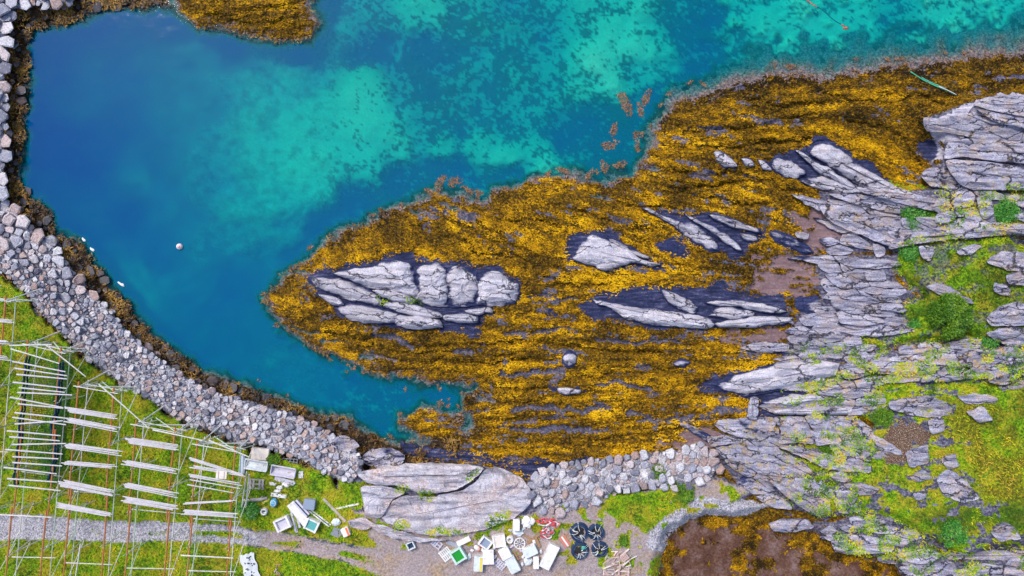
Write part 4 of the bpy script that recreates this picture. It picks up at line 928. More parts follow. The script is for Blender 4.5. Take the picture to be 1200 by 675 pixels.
def stone_arrays(poly, seed, hk=1.0):
    rg = random.Random(seed)
    q = np.asarray(poly, float); area = np.sum(q[:, 0] * np.roll(q[:, 1], -1) - np.roll(q[:, 0], -1) * q[:, 1])
    if area > 0: q = q[::-1]
    # cut the sharpest corners
    qq = []
    n = len(q)
    for i in range(n):
        a, b, c = q[i - 1], q[i], q[(i + 1) % n]
        f = rg.uniform(.03, .12)
        qq += [b + (a - b) * f, b + (c - b) * f]
    q = np.array(qq); n = len(q); c = q.mean(0); th = rg.gauss(0, .22); ph = rg.uniform(0, 3.14); e1, e2 = rg.uniform(.86, 1.16), rg.uniform(.74, 1.05)
    def rot_(t): return np.array(((math.cos(t), math.sin(t)), (-math.sin(t), math.cos(t))))
    q = c + (q - c) @ rot_(th) @ rot_(-ph) @ np.diag((e1, e2)) @ rot_(ph); size = math.sqrt(abs(area) / 2) / PPM
    gz = float(H(c[0], c[1])); h = size * rg.uniform(.28, .55) * hk
    tx, ty = rg.gauss(0, .22), rg.gauss(0, .22)
    rings = []
    for ins, zf in ((0, -.5), (.02, .55), (.10, .88), (.30, 1.0)):
        off = np.array([rg.gauss(0, .05), rg.gauss(0, .05)]) * size * PPM * (ins > .2)
        r = q * (1 - ins) + (c + off) * ins
        z = gz + h * zf + ((r[:, 0] - c[0]) * tx + (r[:, 1] - c[1]) * ty) / PPM * (zf > 0) + np.array([rg.gauss(0, .02) for _ in range(n)])
        kk = (ALT - z) / ALT / PPM
        rings.append(np.stack([(r[:, 0] - 600) * kk, (337.5 - r[:, 1]) * kk, z], 1))
    co = np.concatenate(rings); a = np.arange(n); b = (a + 1) % n
    fs = [(i * n + x, i * n + y, (i + 1) * n + y, (i + 1) * n + x) for i in range(3) for x, y in zip(a, b)] + [tuple(3 * n + a)]
    return co, fs, abs(area) / 2
def stones(owner, polys, seed, hk=1.0, limit=300):
    items = []
    for i, pl in enumerate(polys):
        if pl is None: continue
        co, fs, ar = stone_arrays(pl, seed * 1000 + i, hk)
        if ar < 4: continue
        c = np.mean(pl, 0)
        vis = -20 < c[0] < 1220 and -20 < c[1] < 695
        items.append((ar if vis else ar * .01, co, fs, rnd.random()))
    items.sort(key=lambda t: -t[0])
    loc = np.array(owner.location)
    def mk(name, parts):
        v = []; f = []; tn = []
        for ar, co, fs, tt in parts:
            k_ = len(v); v += [tuple(x) for x in (co - loc)]; f += [tuple(j + k_ for j in ff) for ff in fs]; tn += [tt] * len(co)
        me = bpy.data.meshes.new(name); me.from_pydata(v, [], f); me.update(); fattr(me, 'tint', tn); me.materials.append(M_STONE)
        return link(bpy.data.objects.new(name, me), owner)
    for it in items[:limit]: mk('stone', [it])
    if len(items) > limit:
        o_ = mk('small_stones', items[limit:]); o_['kind'] = 'stuff'
def rf_rip(x, y):
    return np.interp(x, [0, 70, 130, 250, 420], [1.35, 1.2, .88, .92, 1.0]) * np.where(y > 345 + (x - 100) * .45, .72, 1) * np.where((y > 290) & (x < 60), .7, 1)
wall = thing('stone_revetment', 'long slope of grey broken stones between turf and bay', 'stone slope', G(150, 430))
pts, rad = poisson(RIP, 1.9, 5.6, 3, 30000, rf_rip)
stones(wall, power_cells(pts, rad, .32), 3, 1.2)
walln = thing('stone_wall', 'weathered stone mole along the left and top edge of the bay', 'stone wall', G(5, 120))
pts, rad = poisson(RIP_N, 3.4, 7.5, 4, 5000)
stones(walln, power_cells(pts, rad, .3), 4)
bk = thing('stone_bank', 'bank of mixed pink and grey stones below the dark kelp edge', 'stone bank', G(720, 560))
pts, rad = poisson(BANK, 1.8, 5.4, 5, 26000)
stones(bk, power_cells(pts, rad, .38), 5, 1.25)
# weedy boulders in the tide band at the foot of the slope
bandp = []
rg = np.random.default_rng(9)
c = rg.uniform((-60, -20), (430, 520), (9000, 2)); m_ = look(WBAND, c[:, 0], c[:, 1]) > .7
c = c[m_]; pts = np.zeros((0, 2)); rad = np.zeros(0)
for p_ in c:
    r_ = 1.9 + 3.4 * rg.random() ** 2
    if len(pts) == 0 or (np.hypot(pts[:, 0] - p_[0], pts[:, 1] - p_[1]) > (rad + r_) * 1.25).all():
        pts = np.vstack([pts, p_]); rad = np.append(rad, r_)
foot = thing('tide_line_boulders', 'dark weedy boulders along the water at the foot of the stone slope', 'boulders', G(120, 340))
stones(foot, power_cells(pts, rad, .3), 6, .8)

# ------------------------------------------------------------------ weed, grass and other leaves
def blades(name, px, py, length, width, heading, pitch, tint, mat, zoff=0.0, curve=.35, zabs=None):
    n = len(px); z0 = (H(px, py) if zabs is None else zabs) + zoff
    kk = (ALT - z0) / ALT / PPM
    b = np.stack([(px - 600) * kk, (337.5 - py) * kk, z0], 1)
    d = np.stack([np.cos(heading), np.sin(heading), heading * 0], 1); sdv = np.stack([-np.sin(heading), np.cos(heading), heading * 0], 1)
    cp, sp = np.cos(pitch)[:, None], np.sin(pitch)[:, None]
    L = length[:, None]; W_ = width[:, None]; up = np.array([0, 0, 1.0])
    mid = b + (d * cp + up * sp) * L * .55
    p2 = pitch - curve * 2
    tip = mid + (d * np.cos(p2)[:, None] + up * np.sin(p2)[:, None]) * L * .45
    roll = rng.normal(0, .35, n)[:, None]
    s2 = sdv * np.cos(roll) + up * np.sin(roll)
    co = np.stack([b - s2 * W_ * .35, b + s2 * W_ * .35, mid + s2 * W_ * .5, mid - s2 * W_ * .5, tip], 1).reshape(-1, 3)
    i = np.arange(n) * 5
    me = arrmesh(name, co, np.stack([i, i + 1, i + 2, i + 3], 1), np.stack([i + 3, i + 2, i + 4], 1))
    fattr(me, 'tint', np.repeat(np.clip(tint, 0, 1), 5)); me.materials.append(mat); smooth(me)
    return link(bpy.data.objects.new(name, me))
def sample(F, n, x0, x1, y0, y1, seed):
    rg = np.random.default_rng(seed); x = rg.uniform(x0, x1, n); y = rg.uniform(y0, y1, n)
    ok = rg.random(n) < look(F, x, y)
    return x[ok], y[ok]
COMB = fbm(SS / 34, TT / 4.5, 79, 3)
EM = np.maximum(WK, .35 * WDARK * sstep(6, 0, sd_dark) * (land > 3) * (X < 900)) * (land > -1) * (1 - .9 * WKH)
clr = fbm(X / 5, Y / 4, 81, 3) * .5 + fbm(SS / 36, TT / 6, 82, 3) * .5
crk = np.minimum(np.abs(fbm(SS / 60, TT / 8, 84, 4) - .5), 1.6 * np.abs(fbm(SS / 90, TT / 15, 86, 3) - .5))
EMd = EM * np.clip(.12 + 1.9 * sstep(.36, .56, clr), 0, 1) * (.08 + .92 * sstep(.010, .045, crk)) * (1 - .96 * GAP)
x, y = sample(EMd, 760000, 190, 1330, -60, 560, 11); n = len(x)
tn = .40 + 1.6 * (look(clr, x, y) - .5) + 1.0 * (fbm(x / 42, y / 28, 83, 3) - .5) + rng.normal(0, .13, n)
tn += .6 * (look(COMB, x, y) - .5) - .22 * sstep(22, 2, look(land, x, y)) + .06
tn -= .20 * sstep(760, 900, x) * sstep(260, 120, y)
hd = -strike(y) + rng.normal(0, .45, n) + math.pi * (rng.random(n) < .5)
o = blades('rockweed', x, y, rng.uniform(.09, .23, n), rng.uniform(.045, .085, n), hd, rng.uniform(-.02, .55, n), tn, M_WEED, .03)
tag(o, 'golden rockweed covering the rocky point and skerry', kind='stuff')
FR = WK * (land <= 0) * (land > -fringe * 1.1) * np.clip(1.1 + land / fringe, 0, 1) * sstep(.42, .58, fbm(X / 7, Y / 7, 85, 3) + .10 * sstep(-8, 0, land))
x, y = sample(FR, 240000, 190, 1330, -60, 560, 12)
# loose clumps and fronds drifting off the kelp edge
rgc = np.random.default_rng(77); cxs = list(CLUMPS)
for px_, py_ in rgc.uniform((300, 60), (1200, 520), (9000, 2)):
    l_ = look(land, px_, py_); f_ = 7 if px_ < 520 else 11
    if -f_ * 1.8 < l_ < -1 and rgc.random() < .13: cxs.append((px_, py_, rgc.uniform(1.5, 5)))
nfr = len(x)
for cx_, cy_, r_ in cxs:
    k_ = int(r_ * r_ * 1.1) + 4; a_ = rgc.uniform(0, 6.28, k_); q_ = r_ * np.sqrt(rgc.random(k_)) * .75 * (.6 + .8 * vn(np.cos(a_) * 1.6 + cx_, np.sin(a_) * 1.6 + cy_, 3))
    th_ = rgc.uniform(0, 3.14); el_ = rgc.uniform(.35, .8)
    u_ = q_ * np.cos(a_) * 1.2; v_ = q_ * np.sin(a_) * el_
    x = np.append(x, cx_ + u_ * math.cos(th_) - v_ * math.sin(th_)); y = np.append(y, cy_ + u_ * math.sin(th_) + v_ * math.cos(th_))
n = len(x)
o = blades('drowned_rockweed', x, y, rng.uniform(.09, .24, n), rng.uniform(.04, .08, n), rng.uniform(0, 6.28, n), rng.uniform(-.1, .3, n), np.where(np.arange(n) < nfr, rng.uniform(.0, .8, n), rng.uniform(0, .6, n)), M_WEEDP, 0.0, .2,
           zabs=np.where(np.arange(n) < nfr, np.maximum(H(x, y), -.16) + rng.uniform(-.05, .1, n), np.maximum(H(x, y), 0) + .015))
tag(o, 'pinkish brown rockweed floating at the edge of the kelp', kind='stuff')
x, y = sample(WBAND * sstep(.38, .55, fbm(X / 9, Y / 9, 87, 3)) + np.where((X < 540) & (land < 0) & (land > -5) & (Z < 0) & (X < 460), .35, 0) * (fbm(X / 12, Y / 12, 88, 2) > .5), 230000, -60, 540, -60, 560, 13); n = len(x)
o = blades('brown_rockweed', x, y, rng.uniform(.16, .36, n), rng.uniform(.05, .09, n), rng.uniform(0, 6.28, n), rng.uniform(0, .6, n), .5 + 1.6 * (fbm(x / 14, y / 14, 89, 2) - .5) + rng.normal(0, .2, n), M_WEEDB, .22,
           zabs=np.maximum(H(x, y), -.05))
tag(o, 'dark brown rockweed along the foot of the stone slope', kind='stuff')
x, y = sample(WKP * (Y < 760), 60000, 760, 1070, 595, 760, 14); n = len(x)
o = blades('tide_pool_weed', x, y, rng.uniform(.14, .32, n), rng.uniform(.05, .09, n), rng.uniform(0, 6.28, n), rng.uniform(0, .5, n), .30 + 1.3 * (fbm(x / 9, y / 9, 90, 3) - .5) + rng.normal(0, .12, n), M_WEED, .03)
tag(o, 'brown and golden weed patches in the tide pool', kind='stuff')
GD = WG * np.clip(.35 + 1.6 * sstep(.35, .6, fbm(X / 6, Y / 6, 91, 3)), 0, 1) * (1 - .25 * sstep(-10, 10, sdist(OLIVE, X, Y, 20)))
x, y = sample(GD, 260000, -140, 1340, 200, 800, 15); n = len(x)
yl = .42 + 1.9 * (fbm(x / 30, y / 26, 92, 3) - .5) + 1.1 * (fbm(x / 9, y / 9, 93, 2) - .5) + rng.normal(0, .1, n)
yl += .22 * sstep(14, 2, np.abs(look(sgl, x, y))) * (x < 430) - .42 * sstep(1040, 1060, x) * sstep(410, 395, y) - .3 * look(sstep(-4, 4, sdist(DARKG, X, Y, 20)), x, y)
yl += .25 * look(sstep(-10, 10, sdist(OLIVE, X, Y, 20)), x, y)
yl -= .25 * np.exp(-((x - 75) / 32) ** 2 - ((y - 470) / 70) ** 2) + .2 * np.exp(-((x - 340) / 40) ** 2 - ((y - 580) / 25) ** 2)
o = blades('grass', x, y, rng.uniform(.12, .34, n), rng.uniform(.025, .055, n), rng.uniform(0, 6.28, n), rng.uniform(.5, 1.3, n), yl, M_GRASS, -.01)
tag(o, 'yellow green grass of the turf and rock hollows', kind='stuff')

# moss and turf tufts growing on top of the slabs
from mathutils.bvhtree import BVHTree
vv_ = []; ff_ = []
for ob in bpy.data.objects:
    if ob.name.startswith('slab') and ob.type == 'MESH':
        k_ = len(vv_); l_ = ob.parent.location
        vv_ += [v_.co + l_ for v_ in ob.data.vertices]; ff_ += [[i_ + k_ for i_ in pg.vertices] for pg in ob.data.polygons]
SLABS = BVHTree.FromPolygons(vv_, ff_)
def on_slab(px, py):
    """height of whatever lies under a pixel, slab or ground"""
    res = H(px, py).copy(); cam = Vector((0, 0, ALT))
    for i_, (x_, y_) in enumerate(zip(px, py)):
        h_ = SLABS.ray_cast(cam, (P(x_, y_, 0) - cam).normalized())[0]
        if h_ is not None and h_.z > res[i_]: res[i_] = h_.z
    return res
MOSSP = [[(571, 603), (600, 601), (599, 611), (586, 618), (573, 616)], [(499, 622), (520, 619), (546, 621), (530, 626), (505, 626)], [(492, 574), (510, 576), (508, 583), (494, 584)], [(460, 610), (480, 613), (480, 620), (462, 618)], [(465, 566), (480, 570), (474, 578), (462, 572)],
         [(548, 555), (560, 553), (556, 562), (550, 564)], [(974, 587 - 70), (987, 522), (985, 530), (972, 528)], [(440, 348), (455, 351), (448, 354)], [(478, 351), (490, 352), (497, 357), (484, 357)]]
MS = np.zeros(X.shape)
for q in MOSSP: MS = np.maximum(MS, sstep(-2, 1, sdist(q, WX, WY, 10)))
high = sstep(905, 960, X) * sstep(395, 420, Y) * (sd_rock > -3) + sstep(1085, 1115, X) * (Y > 215) * (Y < 290) * .6
MS = np.maximum(MS, high * sstep(.535, .56, fbm(X / 17, Y / 10, 95, 3)))
MS = np.maximum(MS, sstep(-6, 2, sgr) * sstep(.52, .56, fbm(X / 11, Y / 8, 96, 3)) * (sd_rock > -8))
x, y = sample(MS, 330000, 400, 1260, 200, 690, 16); n = len(x)
o = blades('moss', x, y, rng.uniform(.09, .22, n), rng.uniform(.05, .09, n), rng.uniform(0, 6.28, n), rng.uniform(.1, .8, n), .48 + 1.7 * (fbm(x / 12, y / 12, 97, 3) - .5) + rng.normal(0, .1, n), M_GRASS, -.005, zabs=on_slab(x, y))
tag(o, 'green and yellow moss tufts on the rocks', kind='stuff')
hp = []
rg = np.random.default_rng(21)
c = np.vstack([rg.uniform((1020, 455), (1235, 640), (900, 2)), rg.uniform((1050, 285), (1235, 400), (260, 2)), rg.uniform((700, 575), (900, 640), (300, 2)), rg.uniform((420, 560), (470, 640), (60, 2))])
c = c[(look(sgr, c[:, 0], c[:, 1]) > 3) | (c[:, 0] < 900)]
c = c[(c[:, 0] < 900) & ((look(WDIRT, c[:, 0], c[:, 1]) > .6) | (look(WGRAV, c[:, 0], c[:, 1]) > .6))]
c = c[fbm(c[:, 0] / 24, c[:, 1] / 20, 98, 2) > .56][::3][:110]
for i_, (x_, y_) in enumerate(c):
    r_ = rg.uniform(1.6, 4.2) if x_ > 900 else rg.uniform(1.2, 2.6)
    e_ = rg.uniform(1, 1.9); th = rg.normal(.15, .3)
    pl_ = [(x_ + r_ * e_ * math.cos(a) * math.cos(th) - r_ * math.sin(a) * math.sin(th), y_ + r_ * e_ * math.cos(a) * math.sin(th) + r_ * math.sin(a) * math.cos(th)) for a in np.sort(rg.uniform(0, 6.28, 7))]
    co_, fs_, ar_ = stone_arrays(pl_, 7000 + i_, .8)
    if ar_ < 5: continue
    me = bpy.data.meshes.new('stone'); me.from_pydata([tuple(v_) for v_ in co_], [], fs_); me.update(); fattr(me, 'tint', np.full(len(co_), rg.uniform(.05, .45))); me.materials.append(M_STONE)
    link(bpy.data.objects.new('stone', me), g)

# ------------------------------------------------------------------ shrub and leafy herbs
def leafball(name, label, cat, cx, cy, rpx, hgt, nleaf, mat, seed, lsz=.10, group=None, flat=1.0):
    rg = np.random.default_rng(seed); o_ = thing(name, label, cat, G(cx, cy), 0, group)
    r_ = rpx / PPM
    # uneven dome made of clumps
    nc = 26; ca = rg.uniform(0, 6.28, nc); cr = r_ * .85 * np.sqrt(rg.random(nc)); cz = hgt * (1 - .75 * (cr / r_) ** 2) * rg.uniform(.65, 1.0, nc)
    k_ = rg.integers(0, nc, nleaf); s_ = r_ * .30
    v = rg.normal(0, 1, (nleaf, 3)); v /= np.linalg.norm(v, axis=1)[:, None]; v *= s_ * rg.random((nleaf, 1)) ** .4
    b = np.stack([cr[k_] * np.cos(ca[k_]), cr[k_] * np.sin(ca[k_]), np.maximum(cz[k_] * .85, .05)], 1) + v * np.array([1, 1, .8 * flat])
    b[:, 2] = np.maximum(b[:, 2], .03)
    hd_ = np.arctan2(v[:, 1], v[:, 0]) + rg.normal(0, .7, nleaf); pt = rg.uniform(-.3, .9, nleaf)
    d = np.stack([np.cos(hd_) * np.cos(pt), np.sin(hd_) * np.cos(pt), np.sin(pt)], 1); sv = np.stack([-np.sin(hd_), np.cos(hd_), rg.normal(0, .3, nleaf)], 1)
    L = (lsz * rg.uniform(.7, 1.3, nleaf))[:, None]
    co = np.stack([b, b + d * L * .5 - sv * L * .3, b + d * L, b + d * L * .5 + sv * L * .3], 1).reshape(-1, 3)
    i = np.arange(nleaf) * 4
    me = arrmesh('foliage', co, np.stack([i, i + 1, i + 2, i + 3], 1))
    fattr(me, 'tint', np.repeat(np.clip(rg.normal(.5, .2, nleaf) + (rg.random(nc)[k_] - .5) * .5, 0, 1), 4)); me.materials.append(mat)
    fo = link(bpy.data.objects.new('foliage', me), o_); fo['kind'] = 'stuff'
    mb = MB()
    for j in range(0, nc, 2):
        mb.tube([(0, 0, -.1), (cr[j] * .5 * math.cos(ca[j]), cr[j] * .5 * math.sin(ca[j]), cz[j] * .5), (cr[j] * math.cos(ca[j]), cr[j] * math.sin(ca[j]), cz[j] * .8)], .03, 5, .012)
    mb.build('stems', 'bark', o_)
    return o_
leafball('shrub', 'round dense green shrub in the turf hollow', 'shrub', 1108, 370, 25, 1.25, 9000, M_BUSH, 1, .13)
HG = 'leafy herb patches among the rocks'
leafball('herb_patch', 'dark green leafy herbs in a pocket between northern slabs', 'plant', 1072, 254, 17, .35, 2600, M_NETTLE, 2, .11, HG)
leafball('herb_patch', 'dark green herbs filling the gully near the right edge', 'plant', 1178, 250, 15, .35, 2400, M_NETTLE, 3, .11, HG)
leafball('herb_patch', 'white-flowered herbs southeast of the round shrub', 'plant', 1155, 398, 13, .35, 2000, M_NETTLE, 4, .11, HG)
leafball('herb_patch', 'bright green herbs along the crack left of the soil patch', 'plant', 1032, 487, 13, .35, 2000, M_BUSH, 5, .11, HG)
leafball('herb_patch', 'herbs at the turf corner left of the upright grey block', 'plant', 1064, 296, 12, .3, 1700, M_NETTLE, 6, .11, HG)
leafball('herb_patch', 'teal green herbs west of the round shrub', 'plant', 1073, 380, 12, .3, 1700, M_NETTLE, 7, .11, HG)
leafball('herb_patch', 'bright weed tuft growing on the stone bank', 'plant', 771, 553, 9, .3, 1000, M_BUSH, 8, .10, HG)
leafball('herb_patch', 'green weed clump between stone bank and gravel ridge', 'plant', 800, 577, 13, .35, 1900, M_BUSH, 9, .11, HG)
leafball('herb_patch', 'weed tuft beside the broken planks', 'plant', 730, 633, 6, .3, 600, M_BUSH, 10, .10, HG)
leafball('herb_patch', 'weeds growing round the white troughs by the stone slope', 'plant', 322, 538, 8, .4, 800, M_BUSH, 11, .11, HG)
leafball('herb_patch', 'green herbs beneath the dark-edged slabs right of the tide pool', 'plant', 1115, 625, 16, .35, 1900, M_NETTLE, 12, .11, HG)
leafball('herb_patch', 'leafy weeds under the pale log by the last rack', 'plant', 293, 595, 12, .35, 1500, M_NETTLE, 13, .11, HG)
leafball('herb_patch', 'small green tuft on the big cracked slabs above the tide pool', 'plant', 968, 523, 9, .25, 900, M_BUSH, 14, .10, HG)

# ------------------------------------------------------------------ fish drying racks
TOPZ = 2.75          # purlin height above the turf
def lerp(a, b, t): return (a[0] + (b[0] - a[0]) * t, a[1] + (b[1] - a[1]) * t)
def lw(pt, dz): return P(pt[0], pt[1], 2.2 + dz)
RACKS = [((-38, 348), (-62, 700), (7, 353), (-22, 700), 'fish drying rack cut off by the left edge'),
         ((33, 404), (5, 700), (72, 413), (46, 700), 'fish drying rack hung with dark net and loose poles'),
         ((93, 453), (71, 700), (134, 460), (116, 700), 'fish drying rack right of the net-hung one, six pole bundles'),
         ((160, 498), (143, 700), (206, 507), (188, 700), 'fish drying rack with four pole bundles, second from the right'),
         ((232, 521), (216, 700), (276, 529), (262, 700), 'rightmost fish drying rack beside the discarded troughs')]
rack_roots = []
for ri, (a0, a1, b0, b1, lb) in enumerate(RACKS):
    rg = random.Random(40 + ri)
    A0, A1, B0, B1 = lw(a0, TOPZ), lw(a1, TOPZ), lw(b0, TOPZ), lw(b1, TOPZ)
    base = (A0 + B0) / 2; base = Vector((base.x, base.y, 2.15))
    o = thing('fish_drying_rack', lb, 'drying rack', base, 0, 'fish drying racks on the turf'); rack_roots.append(o)
    def L(v): return v - base
    across = (B0 - A0).normalized(); along = (A1 - A0).normalized()
    for S0, S1, side in ((A0, A1, -1), (B0, B1, 1)):
        nseg = max(2, int((S1 - S0).length / 5.5)); prev = S0 - along * .5
        for k_ in range(nseg):
            q0 = S0.lerp(S1, k_ / nseg) - along * .35; q1 = S0.lerp(S1, (k_ + 1) / nseg) + along * .35
            off = across * (.07 * ((k_ % 2) * 2 - 1))
            MB().tube([L(q0 + off + Vector((0, 0, rg.uniform(-.05, .02)))), L(q0.lerp(q1, .5) + off + Vector((rg.uniform(-.05, .05), 0, -.04))), L(q1 + off)], .062, 7, .045).build('purlin', 'rust', o)
            dn = Vector((0, 0, -1.0))
            MB().tube([L(q0 + dn), L(q1 + dn)], .040, 6, .03).build('rail', ('pole', 'greenp')[(k_ + (side > 0)) % 2], o)
        npost = max(3, int((S1 - S0).length / 3.0))
        for k_ in range(npost + 1):
            t = S0.lerp(S1, k_ / npost)
            f = Vector((t.x, t.y, 2.05))
            f1 = f + across * .35 * side + along * rg.uniform(-.12, .12); f2 = f - across * .30 * side + along * rg.uniform(-.12, .12)
            top = t + Vector((0, 0, .12))
            MB().tube([L(f1), L(top + across * -.12 * side)], .036, 6, .028).build('leg', rg.choice(('pole', 'greenp', 'pole')), o)
            MB().tube([L(f2), L(top + across * .10 * side + along * .07)], .036, 6, .028).build('leg', rg.choice(('pole', 'greenp', 'pole')), o)
            if k_ < npost and rg.random() < .75:
                t2 = S0.lerp(S1, (k_ + 1) / npost)
                MB().tube([L(Vector((t.x, t.y, 2.15)) + across * .3 * side), L(Vector((t2.x, t2.y, t2.z - .1)) + across * .1 * side)], .03, 5, .024).build('brace', rg.choice(('pole', 'greenp', 'pole')), o)
    # end frame and cross beams
    for t, dz in ((0, .1), (0, -1.0), (.52, -1.1), (.86, -.9)):
        q0, q1 = A0.lerp(A1, t), B0.lerp(B1, t); ex_ = (q1 - q0) * .14
        MB().tube([L(q0 - ex_ + Vector((0, 0, dz))), L(q1 + ex_ + Vector((0, 0, dz + rg.uniform(-.15, .15))))], .04, 6, .03).build('cross_beam', 'pole', o)
    for S0, sgn in ((A0, 1), (B0, 1)):
        f = Vector((S0.x, S0.y, 2.05)) - along * .9 + across * .4
        MB().tube([L(f), L(S0 + Vector((0, 0, .1)))], .05, 6, .04).build('raking_strut', 'pole', o)
    MB().tube([L(Vector((A0.x, A0.y, 2.2))), L(B0 + Vector((0, 0, -.1)))], .045, 6, .035).build('brace', 'greenp', o)
    MB().tube([L(Vector((B0.x, B0.y, 2.2))), L(A0 + Vector((0, 0, -.2)))], .045, 6, .035).build('brace', 'pole', o)

ordn = ['topmost', 'second', 'third', 'fourth', 'fifth', 'sixth', 'seventh', 'eighth', 'ninth', 'tenth', 'eleventh', 'twelfth', 'thirteenth', 'fourteenth', 'fifteenth', 'sixteenth', 'seventeenth', 'eighteenth', 'nineteenth', 'twentieth']
def bundle(p0, p1, n, label, group, z=.14, wid=.062, mat='bundle', seed=0):
    rg = random.Random(seed)
    q0, q1 = lw(p0, TOPZ + z), lw(p1, TOPZ + z); d = (q1 - q0).normalized(); s_ = Vector((-d.y, d.x, 0))
    root = thing('pole_bundle' if n > 1 else 'drying_pole', label, 'poles' if n > 1 else 'pole', q0.lerp(q1, .5), 0, group)
    for k_ in range(n):
        off = s_ * (k_ - (n - 1) / 2) * wid * 1.22 + Vector((0, 0, rg.uniform(-.005, .03)))
        e0 = q0 + off - d * rg.uniform(-.25, .25); e1 = q1 + off + s_ * rg.uniform(-.03, .03) + d * rg.uniform(-.25, .25)
        MB().tube([e0 - root.location, (e0 + e1) / 2 - root.location + Vector((0, 0, -.02)), e1 - root.location], wid * .72, 6, wid * .5).build('pole', mat, root)
    return root
B2 = [((79, 480), (138, 489), 5), ((79, 492), (137, 503), 5), ((77, 522), (140, 531), 5), ((75, 542), (134, 547), 4), ((72, 566), (133, 578), 7), ((68, 592), (128, 603), 5)]
B3 = [((150, 516), (210, 525), 6), ((146, 542), (206, 552), 5), ((146, 568), (206, 580), 5), ((145, 585), (206, 595), 6)]
B4 = [((221, 537), (288, 558), 3), ((226, 547), (284, 556), 3), ((222, 557), (281, 567), 3), ((222, 562), (284, 573), 1), ((220, 568), (274, 578), 1), ((216, 590), (274, 587), 2), ((214, 600), (276, 604), 5)]
B0_ = [((-48, 371), (17, 377), 4), ((-50, 398), (10, 401), 4), ((-52, 415), (11, 420), 4)]
for bl, rn, gr in ((B2, 'the six-bundle rack right of the net', 'pole bundles on the drying racks'), (B3, 'the rack second from the right', 'pole bundles on the drying racks'),
                   (B4, 'the rightmost rack', 'pole bundles on the drying racks'), (B0_, 'the rack cut off by the left edge', 'pole bundles on the drying racks')):
    for i, (p0, p1, n) in enumerate(bl):
        w_ = 'bleached pole bundle' if n > 1 else 'single bleached pole'
        bundle(p0, p1, n, f"{ordn[i]} {'of the pole rows' if n == 1 else 'pole bundle'} from the top on {rn}" if n == 1 else f"{ordn[i]} {w_} from the top on {rn}", gr, seed=i + 7)
yy = [(424, 436), (432, 441), (439, 444), (448, 455), (454, 460), (460, 463), (466, 478), (473, 479), (484, 490), (489, 497), (497, 493), (505, 511), (512, 517), (521, 520), (527, 532), (535, 538), (542, 546), (548, 556), (561, 565), (569, 575)]
for i, (ya, yb) in enumerate(yy):
    xo = -.095 * (ya - 424)
    j = (i * 37 % 11) - 5
    bundle((22 + xo + j, ya), (82 + xo + j * .6, yb), 1, f"{ordn[i]} loose pole from the top on the rack hung with dark net", 'loose poles over the dark net', z=.13 + .015 * (i % 3), wid=.085, seed=i)
# extra poles along the rack ends
ep = [((8, 405), (60, 404), 'pole lying across the top end of the net-hung rack, upper one'), ((10, 408), (72, 427), 'pole slanting across the top end of the net-hung rack'), ((55, 405), (100, 441), 'long pole from the net-hung rack towards the next rack'),
      ((116, 450), (176, 503), 'long diagonal pole joining the tops of the two middle racks'), ((176, 503), (238, 516), 'pole joining the tops of the two right racks'), ((245, 516), (292, 536), 'pole at the top right corner of the rightmost rack'),
      ((216, 651), (276, 654), 'thin pole across the rightmost rack below the track'), ((-5, 603), (58, 606), 'white pole above the gravel track near the left edge'), ((94, 640), (88, 680), 'pale pole standing in the grass below the track')]
for i, (p0, p1, lb) in enumerate(ep):
    bundle(p0, p1, 1, lb, 'loose poles on the racks', z=.24, wid=.075, mat='pole', seed=90 + i)
for i, ((x0, y0), (x1, y1), lb) in enumerate([((289, 553), (283, 597), 'left of two grey poles leaning at the rightmost rack end'), ((292, 556), (288, 596), 'right of two grey poles leaning at the rightmost rack end')]):
    q0, q1 = P(x0, y0, 4.6), P(x1, y1, 2.2)
    root = thing('leaning_pole', lb, 'pole', q1, 0, 'poles leaning at the rack end')
    MB().tube([(0, 0, 0), q0 - q1], .06, 6, .045).build('pole', 'pole', root)
# dark net hung over the second rack
nt = thing('fishing_net', 'dark blue and green net draped over the drying rack with loose poles', 'net', lw((50, 490), TOPZ))
def bunch(path, r, name, mat):
    mb = MB(); pts = []
    for i in range(len(path) - 1):
        for t in np.arange(0, 1, .25): pts.append(lerp(path[i], path[i + 1], t))
    rg = random.Random(5)
    w3 = [lw(q, TOPZ + .02 + rg.uniform(-.25, .1)) - nt.location for q in pts]
    vsr = [Vector((rg.uniform(-.06, .06), 0, 0)) + v for v in w3]
    mb.tube(vsr, r, 7); mb.tube([v + Vector((.1, .05, -.2)) for v in vsr], r * .8, 6)
    return mb.build(name, mat, nt, True)
bunch([(31, 418), (28, 450), (24, 490), (20, 530), (16, 560), (17, 572)], .075, 'head_rope', 'net')
bunch([(71, 425), (69, 450), (66, 480), (59, 497), (63, 512), (65, 530), (60, 553), (55, 566)], .085, 'foot_rope', 'net')
mb = MB()
def sag(u, v):   # u across, v along
    l_ = lerp((32, 420), (17, 566), v); r_ = lerp((73, 415), (57, 560), v); q = lerp(l_, r_, u)
    return lw(q, TOPZ - .25 - 1.5 * math.sin(math.pi * u) ** .7 - .15 * math.sin(9 * v + 4 * u)) - nt.location
for i in range(22):
    u = i / 21; mb.tube([sag(u, t) for t in np.linspace(0, 1, 12)], .016, 3, cap=False)
for i in range(64):
    v = i / 63; mb.tube([sag(t, v) for t in np.linspace(0, 1, 9)], .016, 3, cap=False)
mb.build('netting', 'gnet', nt)
mb = MB()
for i in range(13):
    u = i / 12
    mb.tube([lw(lerp(lerp((73, 412), (58, 566), t), lerp((88, 412), (72, 566), t), u), .5 + 2.0 * (1 - u) ** 2) - nt.location for t in np.linspace(0, 1, 8)], .02, 3, cap=False)
